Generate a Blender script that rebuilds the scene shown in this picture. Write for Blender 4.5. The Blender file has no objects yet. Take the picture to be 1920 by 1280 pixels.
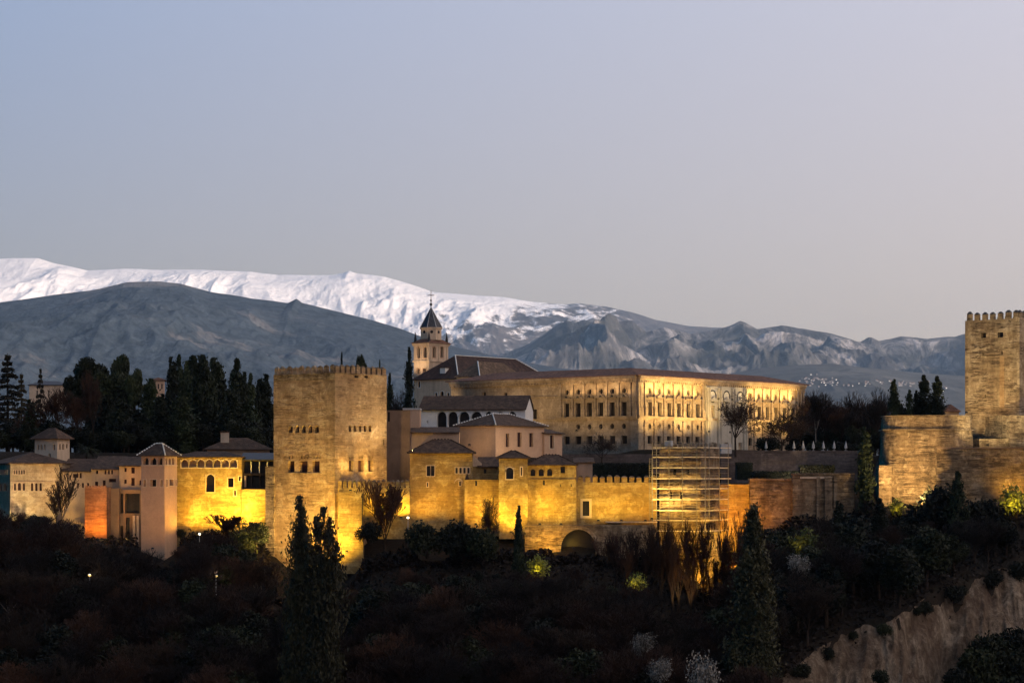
import bpy, math, random
import numpy as np
from mathutils import Vector, Matrix
R = math.radians
random.seed(7); rng = np.random.default_rng(7)
sc = bpy.context.scene
COL = sc.collection

# ------------------------------------------------------------------ camera, sky, sun, exposure
F, HZ = 4200.0, 890.0                     # focal length and horizon row in photo pixels (1920 x 1280)
cam = bpy.data.objects.new('camera', bpy.data.cameras.new('camera')); COL.objects.link(cam); sc.camera = cam
cam.data.sensor_width = 36.0
cam.data.lens = F / 1920 * 36.0
cam.data.shift_y = (HZ - 640) / 1920
cam.data.clip_start = 1.0; cam.data.clip_end = 200000.0
cam.location = (0, 0, 0); cam.rotation_euler = (R(90), 0, 0)

SUN_EL, SUN_ROT = R(10), R(140)
w = bpy.data.worlds.new("World"); sc.world = w; w.use_nodes = True
wt = w.node_tree; bg = wt.nodes['Background']
sky = wt.nodes.new('ShaderNodeTexSky'); sky.sky_type = 'NISHITA'; sky.sun_disc = False
sky.sun_elevation = SUN_EL; sky.sun_rotation = SUN_ROT; sky.ozone_density = 3.0; sky.altitude = 800
mul = wt.nodes.new('ShaderNodeVectorMath'); mul.operation = 'MULTIPLY'
SKY_C = (2.45, 2.05, 1.95); SKY_G = (5.6, 4.2, 3.1); SKY_H = (1.0, 5.5, 11.0)
mul.inputs[1].default_value = (.70, .48, .45)          # camera white balance on the dusk sky
add = wt.nodes.new('ShaderNodeVectorMath'); add.operation = 'ADD'
wt.links.new(sky.outputs[0], mul.inputs[0]); wt.links.new(mul.outputs[0], add.inputs[0])
tcw = wt.nodes.new('ShaderNodeTexCoord'); sepw = wt.nodes.new('ShaderNodeSeparateXYZ')
wt.links.new(tcw.outputs['Generated'], sepw.inputs[0])
base = wt.nodes.new('ShaderNodeVectorMath'); base.operation = 'MULTIPLY_ADD'     # even twilight airlight, warmer and brighter towards the sunset side
cmb = wt.nodes.new('ShaderNodeCombineXYZ')
for k_ in range(3): wt.links.new(sepw.outputs[0], cmb.inputs[k_])
wt.links.new(cmb.outputs[0], base.inputs[0]); base.inputs[1].default_value = SKY_G; base.inputs[2].default_value = SKY_C
zc_ = wt.nodes.new('ShaderNodeMath'); zc_.operation = 'MINIMUM'; zc_.inputs[1].default_value = .25; wt.links.new(sepw.outputs[2], zc_.inputs[0])
zs_ = wt.nodes.new('ShaderNodeMath'); zs_.operation = 'MAXIMUM'; zs_.inputs[1].default_value = .02; wt.links.new(zc_.outputs[0], zs_.inputs[0])
cm2 = wt.nodes.new('ShaderNodeCombineXYZ'); off = wt.nodes.new('ShaderNodeVectorMath'); off.operation = 'MULTIPLY_ADD'
for k_ in range(3): wt.links.new(zs_.outputs[0], cm2.inputs[k_])
wt.links.new(cm2.outputs[0], off.inputs[0]); off.inputs[1].default_value = SKY_H; off.inputs[2].default_value = tuple(-.15*h for h in SKY_H)
ad2 = wt.nodes.new('ShaderNodeVectorMath'); ad2.operation = 'ADD'; wt.links.new(base.outputs[0], ad2.inputs[0]); wt.links.new(off.outputs[0], ad2.inputs[1])
wt.links.new(ad2.outputs[0], add.inputs[1])
wt.links.new(add.outputs[0], bg.inputs[0]); bg.inputs[1].default_value = .15

sl = bpy.data.lights.new('sun', 'SUN'); sun = bpy.data.objects.new('sun', sl); COL.objects.link(sun)
sl.energy = 5.0; sl.angle = R(.5); sl.color = (1, .82, .68)
sd = Vector((math.sin(SUN_ROT)*math.cos(SUN_EL), math.cos(SUN_ROT)*math.cos(SUN_EL), math.sin(SUN_EL)))
sun.rotation_euler = sd.to_track_quat('Z', 'Y').to_euler()
sc.view_settings.view_transform = 'Standard'; sc.view_settings.look = 'None'
sc.view_settings.exposure = 0.0; sc.view_settings.gamma = 1.0
sc.render.engine = 'CYCLES'
cy = sc.cycles
cy.use_denoising = True; cy.max_bounces = 5; cy.diffuse_bounces = 2; cy.glossy_bounces = 1; cy.transmission_bounces = 1
cy.volume_bounces = 0; cy.transparent_max_bounces = 4; cy.sample_clamp_indirect = 4.0
cy.use_light_tree = True

# ------------------------------------------------------------------ helpers
def PT(px, py, Y): return Vector(((px-960)/F*Y, Y, (HZ-py)/F*Y))
def PX(px, Y): return (px-960)/F*Y
def PZ(py, Y): return (HZ-py)/F*Y

def tag(o, label=None, cat=None, group=None, kind=None):
    if label: o['label'] = label
    if cat: o['category'] = cat
    if group: o['group'] = group
    if kind: o['kind'] = kind
    return o
def empty(name, loc, rz=0.0, label=None, cat=None, group=None):
    o = bpy.data.objects.new(name, None); COL.objects.link(o); o.location = loc; o.rotation_euler = (0, 0, rz)
    o.empty_display_size = .5
    return tag(o, label, cat, group)
def mesh_obj(name, me, mat, parent=None):
    o = bpy.data.objects.new(name, me); COL.objects.link(o)
    if mat and not me.materials: me.materials.append(mat)
    if parent: o.parent = parent
    return o
def children(o): return [c for c in o.children]
def copy_tree(o, parent=None):
    c = o.copy(); COL.objects.link(c); c.parent = parent
    for ch in children(o): copy_tree(ch, c)
    return c

class MB:
    def __init__(s): s.v = []; s.f = []
    def add(s, vs, fs):
        n = len(s.v); s.v += [tuple(p) for p in vs]; s.f += [tuple(i+n for i in f) for f in fs]
    def poly(s, *ps): s.add(ps, [tuple(range(len(ps)))])
    def box(s, x0, x1, y0, y1, z0, z1):
        s.add([(x0,y0,z0),(x1,y0,z0),(x1,y1,z0),(x0,y1,z0),(x0,y0,z1),(x1,y0,z1),(x1,y1,z1),(x0,y1,z1)],
              [(3,2,1,0),(4,5,6,7),(0,1,5,4),(1,2,6,5),(2,3,7,6),(3,0,4,7)])
    def cone(s, cx, cy, z0, z1, r0, r1, n=8, rot=0.0, cap=True):
        a = [2*math.pi*i/n+rot for i in range(n)]
        vs = [(cx+r0*math.cos(t), cy+r0*math.sin(t), z0) for t in a] + [(cx+r1*math.cos(t), cy+r1*math.sin(t), z1) for t in a]
        fs = [(i, (i+1) % n, n+(i+1) % n, n+i) for i in range(n)]
        if cap: fs += [tuple(range(n, 2*n)), tuple(reversed(range(n)))]
        s.add(vs, fs)
    def tube(s, p0, p1, r0, r1=None, n=5):
        r1 = r0 if r1 is None else r1
        p0 = Vector(p0); p1 = Vector(p1); d = (p1-p0).normalized()
        u = d.orthogonal().normalized(); v = d.cross(u)
        vs = [p0+(u*math.cos(2*math.pi*i/n)+v*math.sin(2*math.pi*i/n))*r0 for i in range(n)]
        vs += [p1+(u*math.cos(2*math.pi*i/n)+v*math.sin(2*math.pi*i/n))*r1 for i in range(n)]
        s.add(vs, [(i, (i+1) % n, n+(i+1) % n, n+i) for i in range(n)] + [tuple(range(n, 2*n)), tuple(reversed(range(n)))])
    def mesh(s, name):
        me = bpy.data.meshes.new(name); me.from_pydata(s.v, [], s.f); me.update(); return me
    def build(s, name, mat, parent=None): return mesh_obj(name, s.mesh(name), mat, parent)

def np_mesh(name, verts, faces, smooth=False):
    verts = np.asarray(verts, np.float32); faces = np.asarray(faces, np.int32); k = faces.shape[1]
    me = bpy.data.meshes.new(name)
    me.vertices.add(len(verts)); me.vertices.foreach_set('co', verts.ravel())
    me.loops.add(faces.size); me.loops.foreach_set('vertex_index', faces.ravel())
    me.polygons.add(len(faces)); me.polygons.foreach_set('loop_start', np.arange(0, faces.size, k, dtype=np.int32))
    try: me.polygons.foreach_set('loop_total', np.full(len(faces), k, np.int32))
    except Exception: pass
    if smooth: me.polygons.foreach_set('use_smooth', np.ones(len(faces), bool))
    me.update(calc_edges=True); me.validate()
    return me

def vnoise(x, y, seed=0):
    xi = np.floor(x).astype(np.int64); yi = np.floor(y).astype(np.int64); fx = x-xi; fy = y-yi
    def h(a, b):
        n = (a*374761393 + b*668265263 + seed*1442695041) & 0xffffffff
        n = ((n ^ (n >> 13)) * 1274126177) & 0xffffffff
        return ((n ^ (n >> 16)) & 0xffff)/65535.0
    u = fx*fx*(3-2*fx); v = fy*fy*(3-2*fy)
    return (h(xi,yi)*(1-u)+h(xi+1,yi)*u)*(1-v) + (h(xi,yi+1)*(1-u)+h(xi+1,yi+1)*u)*v
def fbm(x, y, seed=0, oct=5, ridged=False):
    x = np.asarray(x, float); y = np.asarray(y, float); s = 0; a = .5; t = 0
    for i in range(oct):
        n = vnoise(x, y, seed+i*17)
        if ridged: n = 1-abs(2*n-1)
        s = s+a*n; t += a; a *= .5; x = x*2.03+11.3; y = y*2.03+5.7
    return s/t
def lerp(px, tab): return np.interp(px, [a for a, _ in tab], [b for _, b in tab])

# ------------------------------------------------------------------ materials
class NT:
    def __init__(s, name):
        m = bpy.data.materials.new(name); m.use_nodes = True; s.m = m; s.t = m.node_tree; s.b = s.t.nodes['Principled BSDF']
        s.b.inputs['Roughness'].default_value = .9
        s.b.inputs['Specular IOR Level'].default_value = .25
    def n(s, typ, **kw):
        nd = s.t.nodes.new(typ)
        for k, v in kw.items(): setattr(nd, k, v)
        return nd
    def l(s, a, b): s.t.links.new(a, b)
    def pos(s, scale=(1,1,1), obj=False):
        if obj: src = s.n('ShaderNodeTexCoord').outputs['Object']
        else: src = s.n('ShaderNodeNewGeometry').outputs['Position']
        mp = s.n('ShaderNodeMapping'); mp.inputs['Scale'].default_value = scale; s.l(src, mp.inputs[0]); return mp.outputs[0]
    def noise(s, vec, scale, detail=6, rough=.6, dist=0):
        nd = s.n('ShaderNodeTexNoise'); nd.inputs['Scale'].default_value = scale; nd.inputs['Detail'].default_value = detail
        nd.inputs['Roughness'].default_value = rough; nd.inputs['Distortion'].default_value = dist; s.l(vec, nd.inputs['Vector']); return nd.outputs['Fac']
    def ramp(s, fac, stops):
        nd = s.n('ShaderNodeValToRGB'); cr = nd.color_ramp
        while len(cr.elements) < len(stops): cr.elements.new(.5)
        for e, (p, c) in zip(cr.elements, stops):
            e.position = p; e.color = (*c, 1) if len(c) == 3 else c
        s.l(fac, nd.inputs[0]); return nd.outputs[0]
    def mix(s, fac, a, b, mode='MIX'):
        nd = s.n('ShaderNodeMix', data_type='RGBA', blend_type=mode)
        for inp, v in ((nd.inputs[0], fac), (nd.inputs[6], a), (nd.inputs[7], b)):
            if isinstance(v, (int, float)): inp.default_value = v
            elif isinstance(v, tuple): inp.default_value = (*v, 1)
            else: s.l(v, inp)
        return nd.outputs[2]
    def math(s, op, a, b=0.0, c=0.0):
        nd = s.n('ShaderNodeMath', operation=op)
        for inp, v in zip(nd.inputs, (a, b, c)):
            if isinstance(v, (int, float)): inp.default_value = v
            else: s.l(v, inp)
        return nd.outputs[0]
    def col(s, c):
        if isinstance(c, tuple): s.b.inputs['Base Color'].default_value = (*c, 1)
        else: s.l(c, s.b.inputs['Base Color'])
    def bump(s, h, strength=.5, dist=.1):
        nd = s.n('ShaderNodeBump'); nd.inputs['Strength'].default_value = strength; nd.inputs['Distance'].default_value = dist
        s.l(h, nd.inputs['Height']); s.l(nd.outputs[0], s.b.inputs['Normal'])
def g3(v): return (v, v, v)

def stone(name, dark, mid, light, course=1.0, streak=.5, bump=.35, patch=.09, erode=.6, row=.85, blk=2.3, bmix=.5):
    """rammed-earth / rubble wall: uneven lifts, repaired patches, eroded ledges and rain streaks"""
    m = NT(name)
    sp = m.n('ShaderNodeSeparateXYZ'); m.l(m.pos(obj=True), sp.inputs[0])
    cb = m.n('ShaderNodeCombineXYZ'); hx = m.math('ADD', sp.outputs[0], sp.outputs[1])
    w1 = m.noise(m.pos(), .55, 4, .6); w2 = m.noise(m.pos((.25, .25, 1)), .5, 3, .6)
    m.l(m.math('MULTIPLY_ADD', w1, 1.1, hx), cb.inputs[0]); m.l(m.math('MULTIPLY_ADD', w2, .75, sp.outputs[2]), cb.inputs[1])
    bt = m.n('ShaderNodeTexBrick'); m.l(cb.outputs[0], bt.inputs['Vector'])
    for k, v in (('Scale', 1.0), ('Mortar Size', .035), ('Mortar Smooth', .6), ('Bias', 0.0), ('Brick Width', blk), ('Row Height', row)): bt.inputs[k].default_value = v
    bt.inputs['Color1'].default_value = (.62, .62, .62, 1); bt.inputs['Color2'].default_value = (1, 1, 1, 1); bt.inputs['Mortar'].default_value = (.42, .42, .42, 1)
    c = m.noise(m.pos((.3, .3, .9)), .8*course, 7, .68, .5)
    p = m.noise(m.pos((1, 1, .8)), patch, 6, .62, .8); p2 = m.noise(m.pos(), patch*2.7, 6, .65, .5)
    f = m.noise(m.pos(), 1.7, 5, .75)
    col = m.ramp(c, [(.30, dark), (.47, mid), (.68, light)])
    col = m.mix(m.math('MULTIPLY', m.ramp(p, [(.47, g3(0)), (.51, g3(1))]), .6), col, tuple(.62*a for a in mid))
    col = m.mix(m.math('MULTIPLY', m.ramp(p2, [(.55, g3(0)), (.60, g3(1))]), .55), col, light)
    col = m.mix(bmix, col, bt.outputs['Color'], 'MULTIPLY')
    e = m.noise(m.pos((.16, .16, 1.9)), .95, 6, .62, .6)                    # eroded horizontal ledges
    em = m.math('MULTIPLY', m.ramp(e, [(.455, g3(0)), (.49, g3(1)), (.51, g3(1)), (.545, g3(0))]), m.math('MULTIPLY', m.ramp(m.noise(m.pos(), .3, 4, .6), [(.42, g3(0)), (.56, g3(1))]), erode))
    col = m.mix(em, col, tuple(.38*a for a in dark))
    col = m.mix(m.math('MULTIPLY', m.ramp(f, [(.36, g3(1)), (.56, g3(0))]), .45), col, tuple(.5*a for a in dark))
    st = m.noise(m.pos((.9, .9, .07)), .55, 4, .6)
    col = m.mix(m.math('MULTIPLY', m.ramp(st, [(.5, g3(0)), (.68, g3(1))]), streak), col, tuple(.5*a for a in dark))
    m.col(col)
    hb = m.math('ADD', m.math('MULTIPLY', c, .7), m.math('ADD', m.math('MULTIPLY', f, .4), m.math('SUBTRACT', m.math('MULTIPLY', bt.outputs['Fac'], -.15), m.math('MULTIPLY', em, .5))))
    m.bump(hb, bump, .5)
    return m.m
def plaster(name, mid, var=.25, streak=.4):
    m = NT(name)
    p = m.noise(m.pos(), .3, 5, .65, .4); f = m.noise(m.pos(), 2.5, 4, .7); st = m.noise(m.pos((1.2, 1.2, .1)), .6, 4, .6)
    col = m.ramp(p, [(.3, tuple(a*(1-var) for a in mid)), (.5, mid), (.7, tuple(min(.85, a*(1+var*.6)) for a in mid))])
    col = m.mix(m.math('MULTIPLY', m.ramp(f, [(.38, g3(1)), (.6, g3(0))]), .25), col, tuple(a*.6 for a in mid))
    col = m.mix(m.math('MULTIPLY', m.ramp(st, [(.52, g3(0)), (.7, g3(1))]), streak), col, tuple(a*.5 for a in mid))
    m.col(col); m.bump(m.math('ADD', p, f), .2, .15); return m.m
def tiles(name, mid):
    m = NT(name)
    f = m.noise(m.pos(), 1.1, 6, .75); p = m.noise(m.pos(), .12, 4, .6); f2 = m.noise(m.pos(), 4.5, 3, .6)
    col = m.ramp(f, [(.3, tuple(a*.35 for a in mid)), (.5, mid), (.7, tuple(a*2.2 for a in mid))])
    col = m.mix(m.math('MULTIPLY', m.ramp(p, [(.45, g3(0)), (.62, g3(1))]), .5), col, tuple(a*.6 for a in mid))
    m.col(col); m.bump(m.math('ADD', f, f2), .8, .2); return m.m
def flat(name, c, rough=.8, metal=0.0, var=.2):
    m = NT(name); f = m.noise(m.pos(), 1.7, 4, .6)
    m.col(m.ramp(f, [(.3, tuple(a*(1-var) for a in c)), (.7, tuple(min(1, a*(1+var)) for a in c))]))
    m.b.inputs['Roughness'].default_value = rough; m.b.inputs['Metallic'].default_value = metal; return m.m
def glow(name, c, s):
    m = NT(name); m.col((.02, .02, .02)); m.b.inputs['Emission Color'].default_value = (*c, 1); m.b.inputs['Emission Strength'].default_value = s; return m.m
def foliage(name, c, lightc, sc_=.35):
    m = NT(name)
    oi = m.n('ShaderNodeObjectInfo')
    f = m.noise(m.pos(), sc_, 4, .7)
    col = m.ramp(f, [(.34, c), (.62, lightc)])
    hv = m.n('ShaderNodeHueSaturation'); m.l(col, hv.inputs['Color'])
    m.l(m.math('MULTIPLY_ADD', m.math('POWER', oi.outputs['Random'], 2.0), 1.5, .45), hv.inputs['Value'])
    m.col(hv.outputs[0]); m.b.inputs['Roughness'].default_value = .7
    return m.m

M = {}
M['tapial'] = stone('rammed_earth', (.22, .125, .06), (.42, .26, .135), (.56, .40, .24), erode=.7, streak=.35)
M['tapial_grey'] = stone('grey_rammed_earth', (.17, .105, .06), (.36, .25, .15), (.56, .43, .29), 1.1, .45, .6, erode=1.0)
M['ochre'] = stone('ochre_masonry', (.26, .14, .045), (.44, .275, .095), (.58, .42, .18), .8, .3, .35, .14, erode=.5)
M['redwall'] = stone('red_masonry', (.26, .12, .06), (.40, .19, .09), (.50, .26, .13), 1.0, .3, .5)
M['rubble'] = stone('rubble_stone', (.12, .075, .04), (.32, .21, .115), (.52, .38, .23), 1.6, .5, .8, .16, erode=.7, row=.75, blk=1.7, bmix=.3)
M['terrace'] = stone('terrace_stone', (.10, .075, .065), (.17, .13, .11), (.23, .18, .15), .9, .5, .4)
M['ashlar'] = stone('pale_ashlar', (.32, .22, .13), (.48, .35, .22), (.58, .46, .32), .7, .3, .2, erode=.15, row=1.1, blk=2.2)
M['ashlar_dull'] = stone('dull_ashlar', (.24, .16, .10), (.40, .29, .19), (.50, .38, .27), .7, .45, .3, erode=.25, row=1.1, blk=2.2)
M['marble'] = plaster('grey_white_marble', (.50, .44, .34), .18, .35)
M['pink'] = plaster('pink_plaster', (.52, .33, .21), .16, .15)
M['pinkdull'] = plaster('dull_pink_plaster', (.43, .285, .185), .2, .35)
M['cream'] = plaster('cream_plaster', (.60, .44, .30), .2, .5)
M['tan'] = stone('stained_tan_plaster', (.30, .19, .10), (.50, .35, .21), (.60, .46, .31), .8, .4, .3, .16, erode=.3)
M['white'] = plaster('white_plaster', (.72, .67, .60), .1, .2)
M['brownwall'] = plaster('brown_plaster', (.22, .14, .09), .3, .4)
M['tile'] = tiles('weathered_tile', (.075, .044, .027)); M['tile_light'] = tiles('sunbleached_tile', (.13, .082, .05))
M['tile_dark'] = tiles('dark_brown_tile', (.055, .030, .022))
M['tile_red'] = tiles('reddish_tile', (.15, .072, .045))
M['slate'] = flat('dark_slate', (.05, .047, .05), .5, 0, .4)
M['lead'] = flat('lead_trim', (.45, .42, .38), .6)
M['ridge'] = flat('lime_mortar', (.70, .66, .58), .8)
M['wood'] = flat('dark_wood', (.055, .035, .022), .8)
M['pane'] = flat('dark_window_glass', (.015, .011, .010), .35, 0, .3)
M['pane_red'] = flat('dark_shutter', (.035, .012, .010), .8, 0, .3)
M['metal'] = flat('galvanised_metal', (.45, .42, .38), .45, .3)
M['steel'] = flat('scaffold_tube', (.22, .19, .155), .6)
M['plank'] = flat('scaffold_plank', (.52, .43, .33), .8)
M['black'] = flat('black_iron', (.02, .02, .02), .5)
M['canvas'] = flat('pale_canvas', (.40, .39, .38), .9, 0, .1)
M['lamp'] = glow('lamp_glass', (1, .82, .52), 3.0)
M['amber'] = glow('amber_lamp_glass', (1, .62, .16), 1.3)
M['lens'] = glow('floodlight_lens', (1, .72, .28), 14.0)
M['hedge'] = foliage('hedge_leaves', (.008, .012, .007), (.022, .032, .014))
M['cypress'] = foliage('cypress_leaves', (.008, .012, .005), (.030, .038, .014))
M['pine'] = foliage('pine_needles', (.012, .018, .007), (.048, .055, .018))
M['cedar'] = foliage('cedar_needles', (.018, .017, .009), (.055, .042, .020))
M['leaf'] = foliage('evergreen_leaves', (.004, .006, .002), (.018, .020, .006))
M['yleaf'] = foliage('olive_green_leaves', (.05, .06, .012), (.14, .15, .035))
M['shag'] = foliage('shaggy_cypress_leaves', (.007, .008, .003), (.052, .045, .017), .55)
M['twig'] = foliage('bare_twigs', (.009, .005, .0025), (.026, .014, .007))
M['twig_red'] = foliage('reddish_twigs', (.015, .006, .003), (.042, .018, .008))
M['bark'] = flat('tree_bark', (.030, .019, .012), .9, 0, .4)
M['greybark'] = flat('grey_bark', (.20, .155, .12), .9, 0, .4)
M['palebark'] = flat('pale_bark', (.26, .19, .13), .9, 0, .4)
M['blossom'] = foliage('grey_white_seed_heads', (.07, .058, .042), (.42, .37, .30), .9)
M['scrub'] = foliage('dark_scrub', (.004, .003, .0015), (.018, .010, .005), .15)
M['frond'] = foliage('palm_leaves', (.025, .035, .015), (.075, .085, .035))

# ------------------------------------------------------------------ terrain
WALLZ = [(-400,-11),(0,-10.5),(200,-13.5),(260,-14.5),(330,-15),(350,-13),(420,-11.5),(500,-15),(560,-18),(640,-16),(690,-11),(760,-10),(930,-10.2),(1000,-11),(1080,-10.5),(1230,-13),(1290,-17),(1345,-20),(1392,-18),(1425,-12.5),(1480,-11),(1600,-8.5),(1680,-6.5),(1800,-6),(1920,-5),(2300,-4)]
PLAT = [(-400,6),(0,5),(480,4.5),(640,2),(760,5),(1100,3),(1195,5.5),(1350,5.5),(1600,5.0),(1640,4.0),(1700,6),(1920,7),(2300,8)]
EDGE = [(1440,1300),(1470,1275),(1530,1225),(1600,1185),(1680,1165),(1740,1128),(1800,1106),(1850,1085),(1920,1066),(2020,1050),(2200,1040)]
def slope(px): return lerp(px, [(0,.44),(1300,.42),(1500,.36),(1700,.38),(1920,.42)])
YW = 441.0
def ground_raw(x, y):
    x = np.asarray(x, float); y = np.asarray(y, float)
    px = 960 + x/np.maximum(y, 200.0)*F
    zb = lerp(px, WALLZ); pl = lerp(px, PLAT)
    zf = zb - slope(px)*(YW-y)
    zf = np.maximum(zf, -62 - 6*fbm(x/60, y/60, 3))
    gar = (px > 1040) & (px < 1650) & (y < 485.5)
    pl = np.where(gar, np.minimum(pl, -1.7), pl); pl = np.where((px >= 560) & (px <= 1040) & (y < 458), np.minimum(pl, -3), pl)
    yr = lerp(px, [(0,463),(300,463),(520,459),(640,447),(2300,446)])
    zbk = np.minimum(zb + (y-yr)*1.0, pl)
    z = np.where(y < yr, np.where(y < YW, zf, zb), np.maximum(zbk, zb))
    z = z + (fbm(x/14, y/14, 5, 4)-.5)*2.0*np.clip((YW-3-y)/12, 0, 1)
    t = np.clip((y-690)/250, 0, 1); t = t*t*(3-2*t)
    return z*(1-t) + (-70)*t
def edge_y(px):
    py = lerp(px, EDGE); Y = np.full_like(np.asarray(px, float), 425.0)
    best = Y.copy(); done = np.zeros(Y.shape, bool)
    for yy in np.arange(425, 330, -.5):
        z = ground_raw((px-960)/F*yy, np.full_like(Y, yy)); p = HZ - z/yy*F
        hit = (~done) & (p >= py); best = np.where(hit, yy, best); done |= hit
    return np.where(done, best, 345.0)
_epx = np.arange(1430, 2260, 4.0); _ey = edge_y(_epx)
def ground(x, y):
    z = ground_raw(x, y)
    px = 960 + x/np.maximum(y, 200.0)*F
    ey = np.interp(px, _epx, _ey, left=0, right=_ey[-1])
    cut = np.clip((ey+1.5-y)/4.0, 0, 1)*np.clip((px-1435)/40, 0, 1)*np.clip((y-150)/50, 0, 1)
    z = z - 60*cut
    z = np.maximum(z, -110)
    # added hill outside the view, raised to shade the castle from the sun
    d = np.hypot((x-2650)/1500, (y+3150)/1500); z = z + 1350*np.exp(-d**2*1.6)*(1+.25*(fbm(x/500, y/500, 9)-.5))
    z = z + 40*(fbm(x/900, y/900, 21, 4)-.5)*np.clip((np.hypot(x, y-450)-700)/1500, 0, 1)
    return z
def gz(x, y): return float(ground(np.array([x]), np.array([y]))[0])
def axis(a, b, fine0, fine1, step):
    f = list(np.arange(fine0, fine1+.1, step)); lo = []; s = step; v = fine0
    while v > a: s *= 1.22; v -= s; lo.append(max(v, a))
    hi = []; s = step; v = fine1
    while v < b: s *= 1.22; v += s; hi.append(min(v, b))
    return np.array(lo[::-1]+f+hi)
gxs = axis(-27000, 27000, -150, 150, 2.2); gys = axis(-7500, 58000, 330, 500, 2.2)
GX, GY = np.meshgrid(gxs, gys)
GZ = ground(GX, GY)
def grid_mesh(name, X, Y, Z, smooth=True):
    n, m = X.shape; idx = np.arange(n*m).reshape(n, m)
    f = np.stack([idx[:-1,:-1], idx[:-1,1:], idx[1:,1:], idx[1:,:-1]], -1).reshape(-1, 4)
    return np_mesh(name, np.stack([X, Y, Z], -1).reshape(-1, 3), f, smooth)
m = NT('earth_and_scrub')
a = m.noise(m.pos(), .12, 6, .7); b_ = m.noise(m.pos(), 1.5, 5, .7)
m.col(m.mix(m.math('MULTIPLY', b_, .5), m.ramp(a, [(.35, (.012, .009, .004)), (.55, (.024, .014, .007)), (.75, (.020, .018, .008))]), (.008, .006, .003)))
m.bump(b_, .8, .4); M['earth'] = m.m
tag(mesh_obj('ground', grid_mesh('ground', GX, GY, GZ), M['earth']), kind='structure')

# bare earth cliff at the valley edge
nt = 46; cpx = np.arange(1434, 2240, 2.2); cey = np.interp(cpx, _epx, _ey)
tt = np.linspace(0, 1, nt)
CP, TT = np.meshgrid(cpx, tt)
CE = np.meshgrid(cey, tt)[0]
topz = np.interp(cpx, cpx, ground_raw((cpx-960)/F*(cey+.5), cey+.5)); TZ = np.meshgrid(topz, tt)[0]
hgt = 40.0
CY = CE + 2.2 - TT*19.0; CX = (CP-960)/F*CE; CZ = TZ + .25 - TT*hgt
gul = fbm(CX/5.0 + TT*1.5, TT*2.2, 31, 5, True); big = fbm(CX/16.0, TT*2.5, 41, 4)
env = np.clip(TT*9, 0, 1)
CY = CY - env*((gul-.5)*3.6 + (big-.5)*4.4 + (fbm(CX/2.2, TT*14, 61, 4)-.5)*1.8); CZ = CZ + (1-env)*(fbm(CX/2.2, CX*0, 51, 4)-.5)*2.2 + env*(gul-.5)*1.2
m = NT('cliff_earth')
a = m.noise(m.pos((1, 1, .4)), .34, 9, .78, 1.2); b_ = m.noise(m.pos(), 1.3, 6, .75); c_ = m.noise(m.pos(), .16, 6, .7, .6)
col = m.ramp(a, [(.33, (.07, .042, .024)), (.48, (.25, .175, .11)), (.62, (.50, .38, .26))])
col = m.mix(m.math('MULTIPLY', m.ramp(c_, [(.45, g3(0)), (.6, g3(1))]), .6), col, (.11, .06, .035))
col = m.mix(m.math('MULTIPLY', m.ramp(b_, [(.3, g3(1)), (.55, g3(0))]), .5), col, (.03, .02, .012))
m.col(col); m.bump(m.math('ADD', a, b_), 1.0, 1.1); M['cliff'] = m.m
tag(mesh_obj('cliff', grid_mesh('cliff', CX, CY, CZ), M['cliff']), kind='structure')

# mountains
FS = 2.0
def mountain(name, prof, Y0, L, amp, lam, seed, mat, zfoot, nx=1250, nt=190, jag=2.0, power=1.25, p0=-260, p1=2180):
    Y0, L, amp, lam = Y0*FS, L*FS, amp*FS, lam*FS; zfoot = zfoot*FS if zfoot > 0 else zfoot
    px = np.linspace(p0, p1, nx)
    py = np.interp(px, [a for a, _ in prof], [b for _, b in prof])
    X0 = (px-960)/F*Y0
    py = py + (fbm(X0/(lam*.35), X0*0, seed+3, 5)-.5)*2*jag
    zr = (HZ-py)/F*Y0
    t = np.concatenate([np.linspace(0, 1, nt), np.linspace(1.02, 1.35, 8)])
    kw = int(nx*.05); ker = np.hanning(2*kw+1); ker /= ker.sum(); zsm = np.convolve(np.pad(zr, kw, mode='edge'), ker, 'valid')
    T, X = np.meshgrid(t, X0, indexing='ij'); bl = np.clip((T-.78)/.22, 0, 1); bl = bl*bl*(3-2*bl); ZR = zsm[None, :]+(zr-zsm)[None, :]*bl
    Y = Y0 - L*(1-T)
    s = np.where(T <= 1, T**power, 1-(T-1)*1.6)
    Z = zfoot + (ZR-zfoot)*s
    n1 = fbm(X/lam+.5*fbm(X/lam, Y/lam, seed+50, 3), Y/(lam*2.2), seed, 9, True); n2 = fbm(X/(lam*3), Y/(lam*3), seed+7, 4)
    env = np.clip((1-T)*3.2, 0, 1)*np.clip(T*4, 0, 1); env = np.where(T > 1, 0, env)
    Z = Z + env*((n1-.62)*amp*1.6 + (n2-.5)*amp*1.2)*np.clip((ZR-zfoot)/(800*FS), .1, 1.2)
    o = mesh_obj(name, grid_mesh(name, X, Y, Z), mat); tag(o, kind='structure'); return o
m = NT('snow_and_rock')
geo = m.n('ShaderNodeNewGeometry'); sp = m.n('ShaderNodeSeparateXYZ'); m.l(geo.outputs['Position'], sp.inputs[0])
n1 = m.noise(m.pos((1, .6, 2.0)), .0011/FS, 9, .68, .5); n2 = m.noise(m.pos((1, .7, 1.5)), .0045/FS, 8, .7, .6)
nz = m.math('ADD', m.math('MULTIPLY_ADD', n1, 1500.0*FS, -750.0*FS), m.math('MULTIPLY_ADD', n2, 2100.0*FS, -1050.0*FS))
thr = m.math('ADD', 1000.0*FS, m.math('MULTIPLY', m.math('MAXIMUM', m.math('ADD', sp.outputs[0], 900.0*FS), 0.0), .30))
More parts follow.
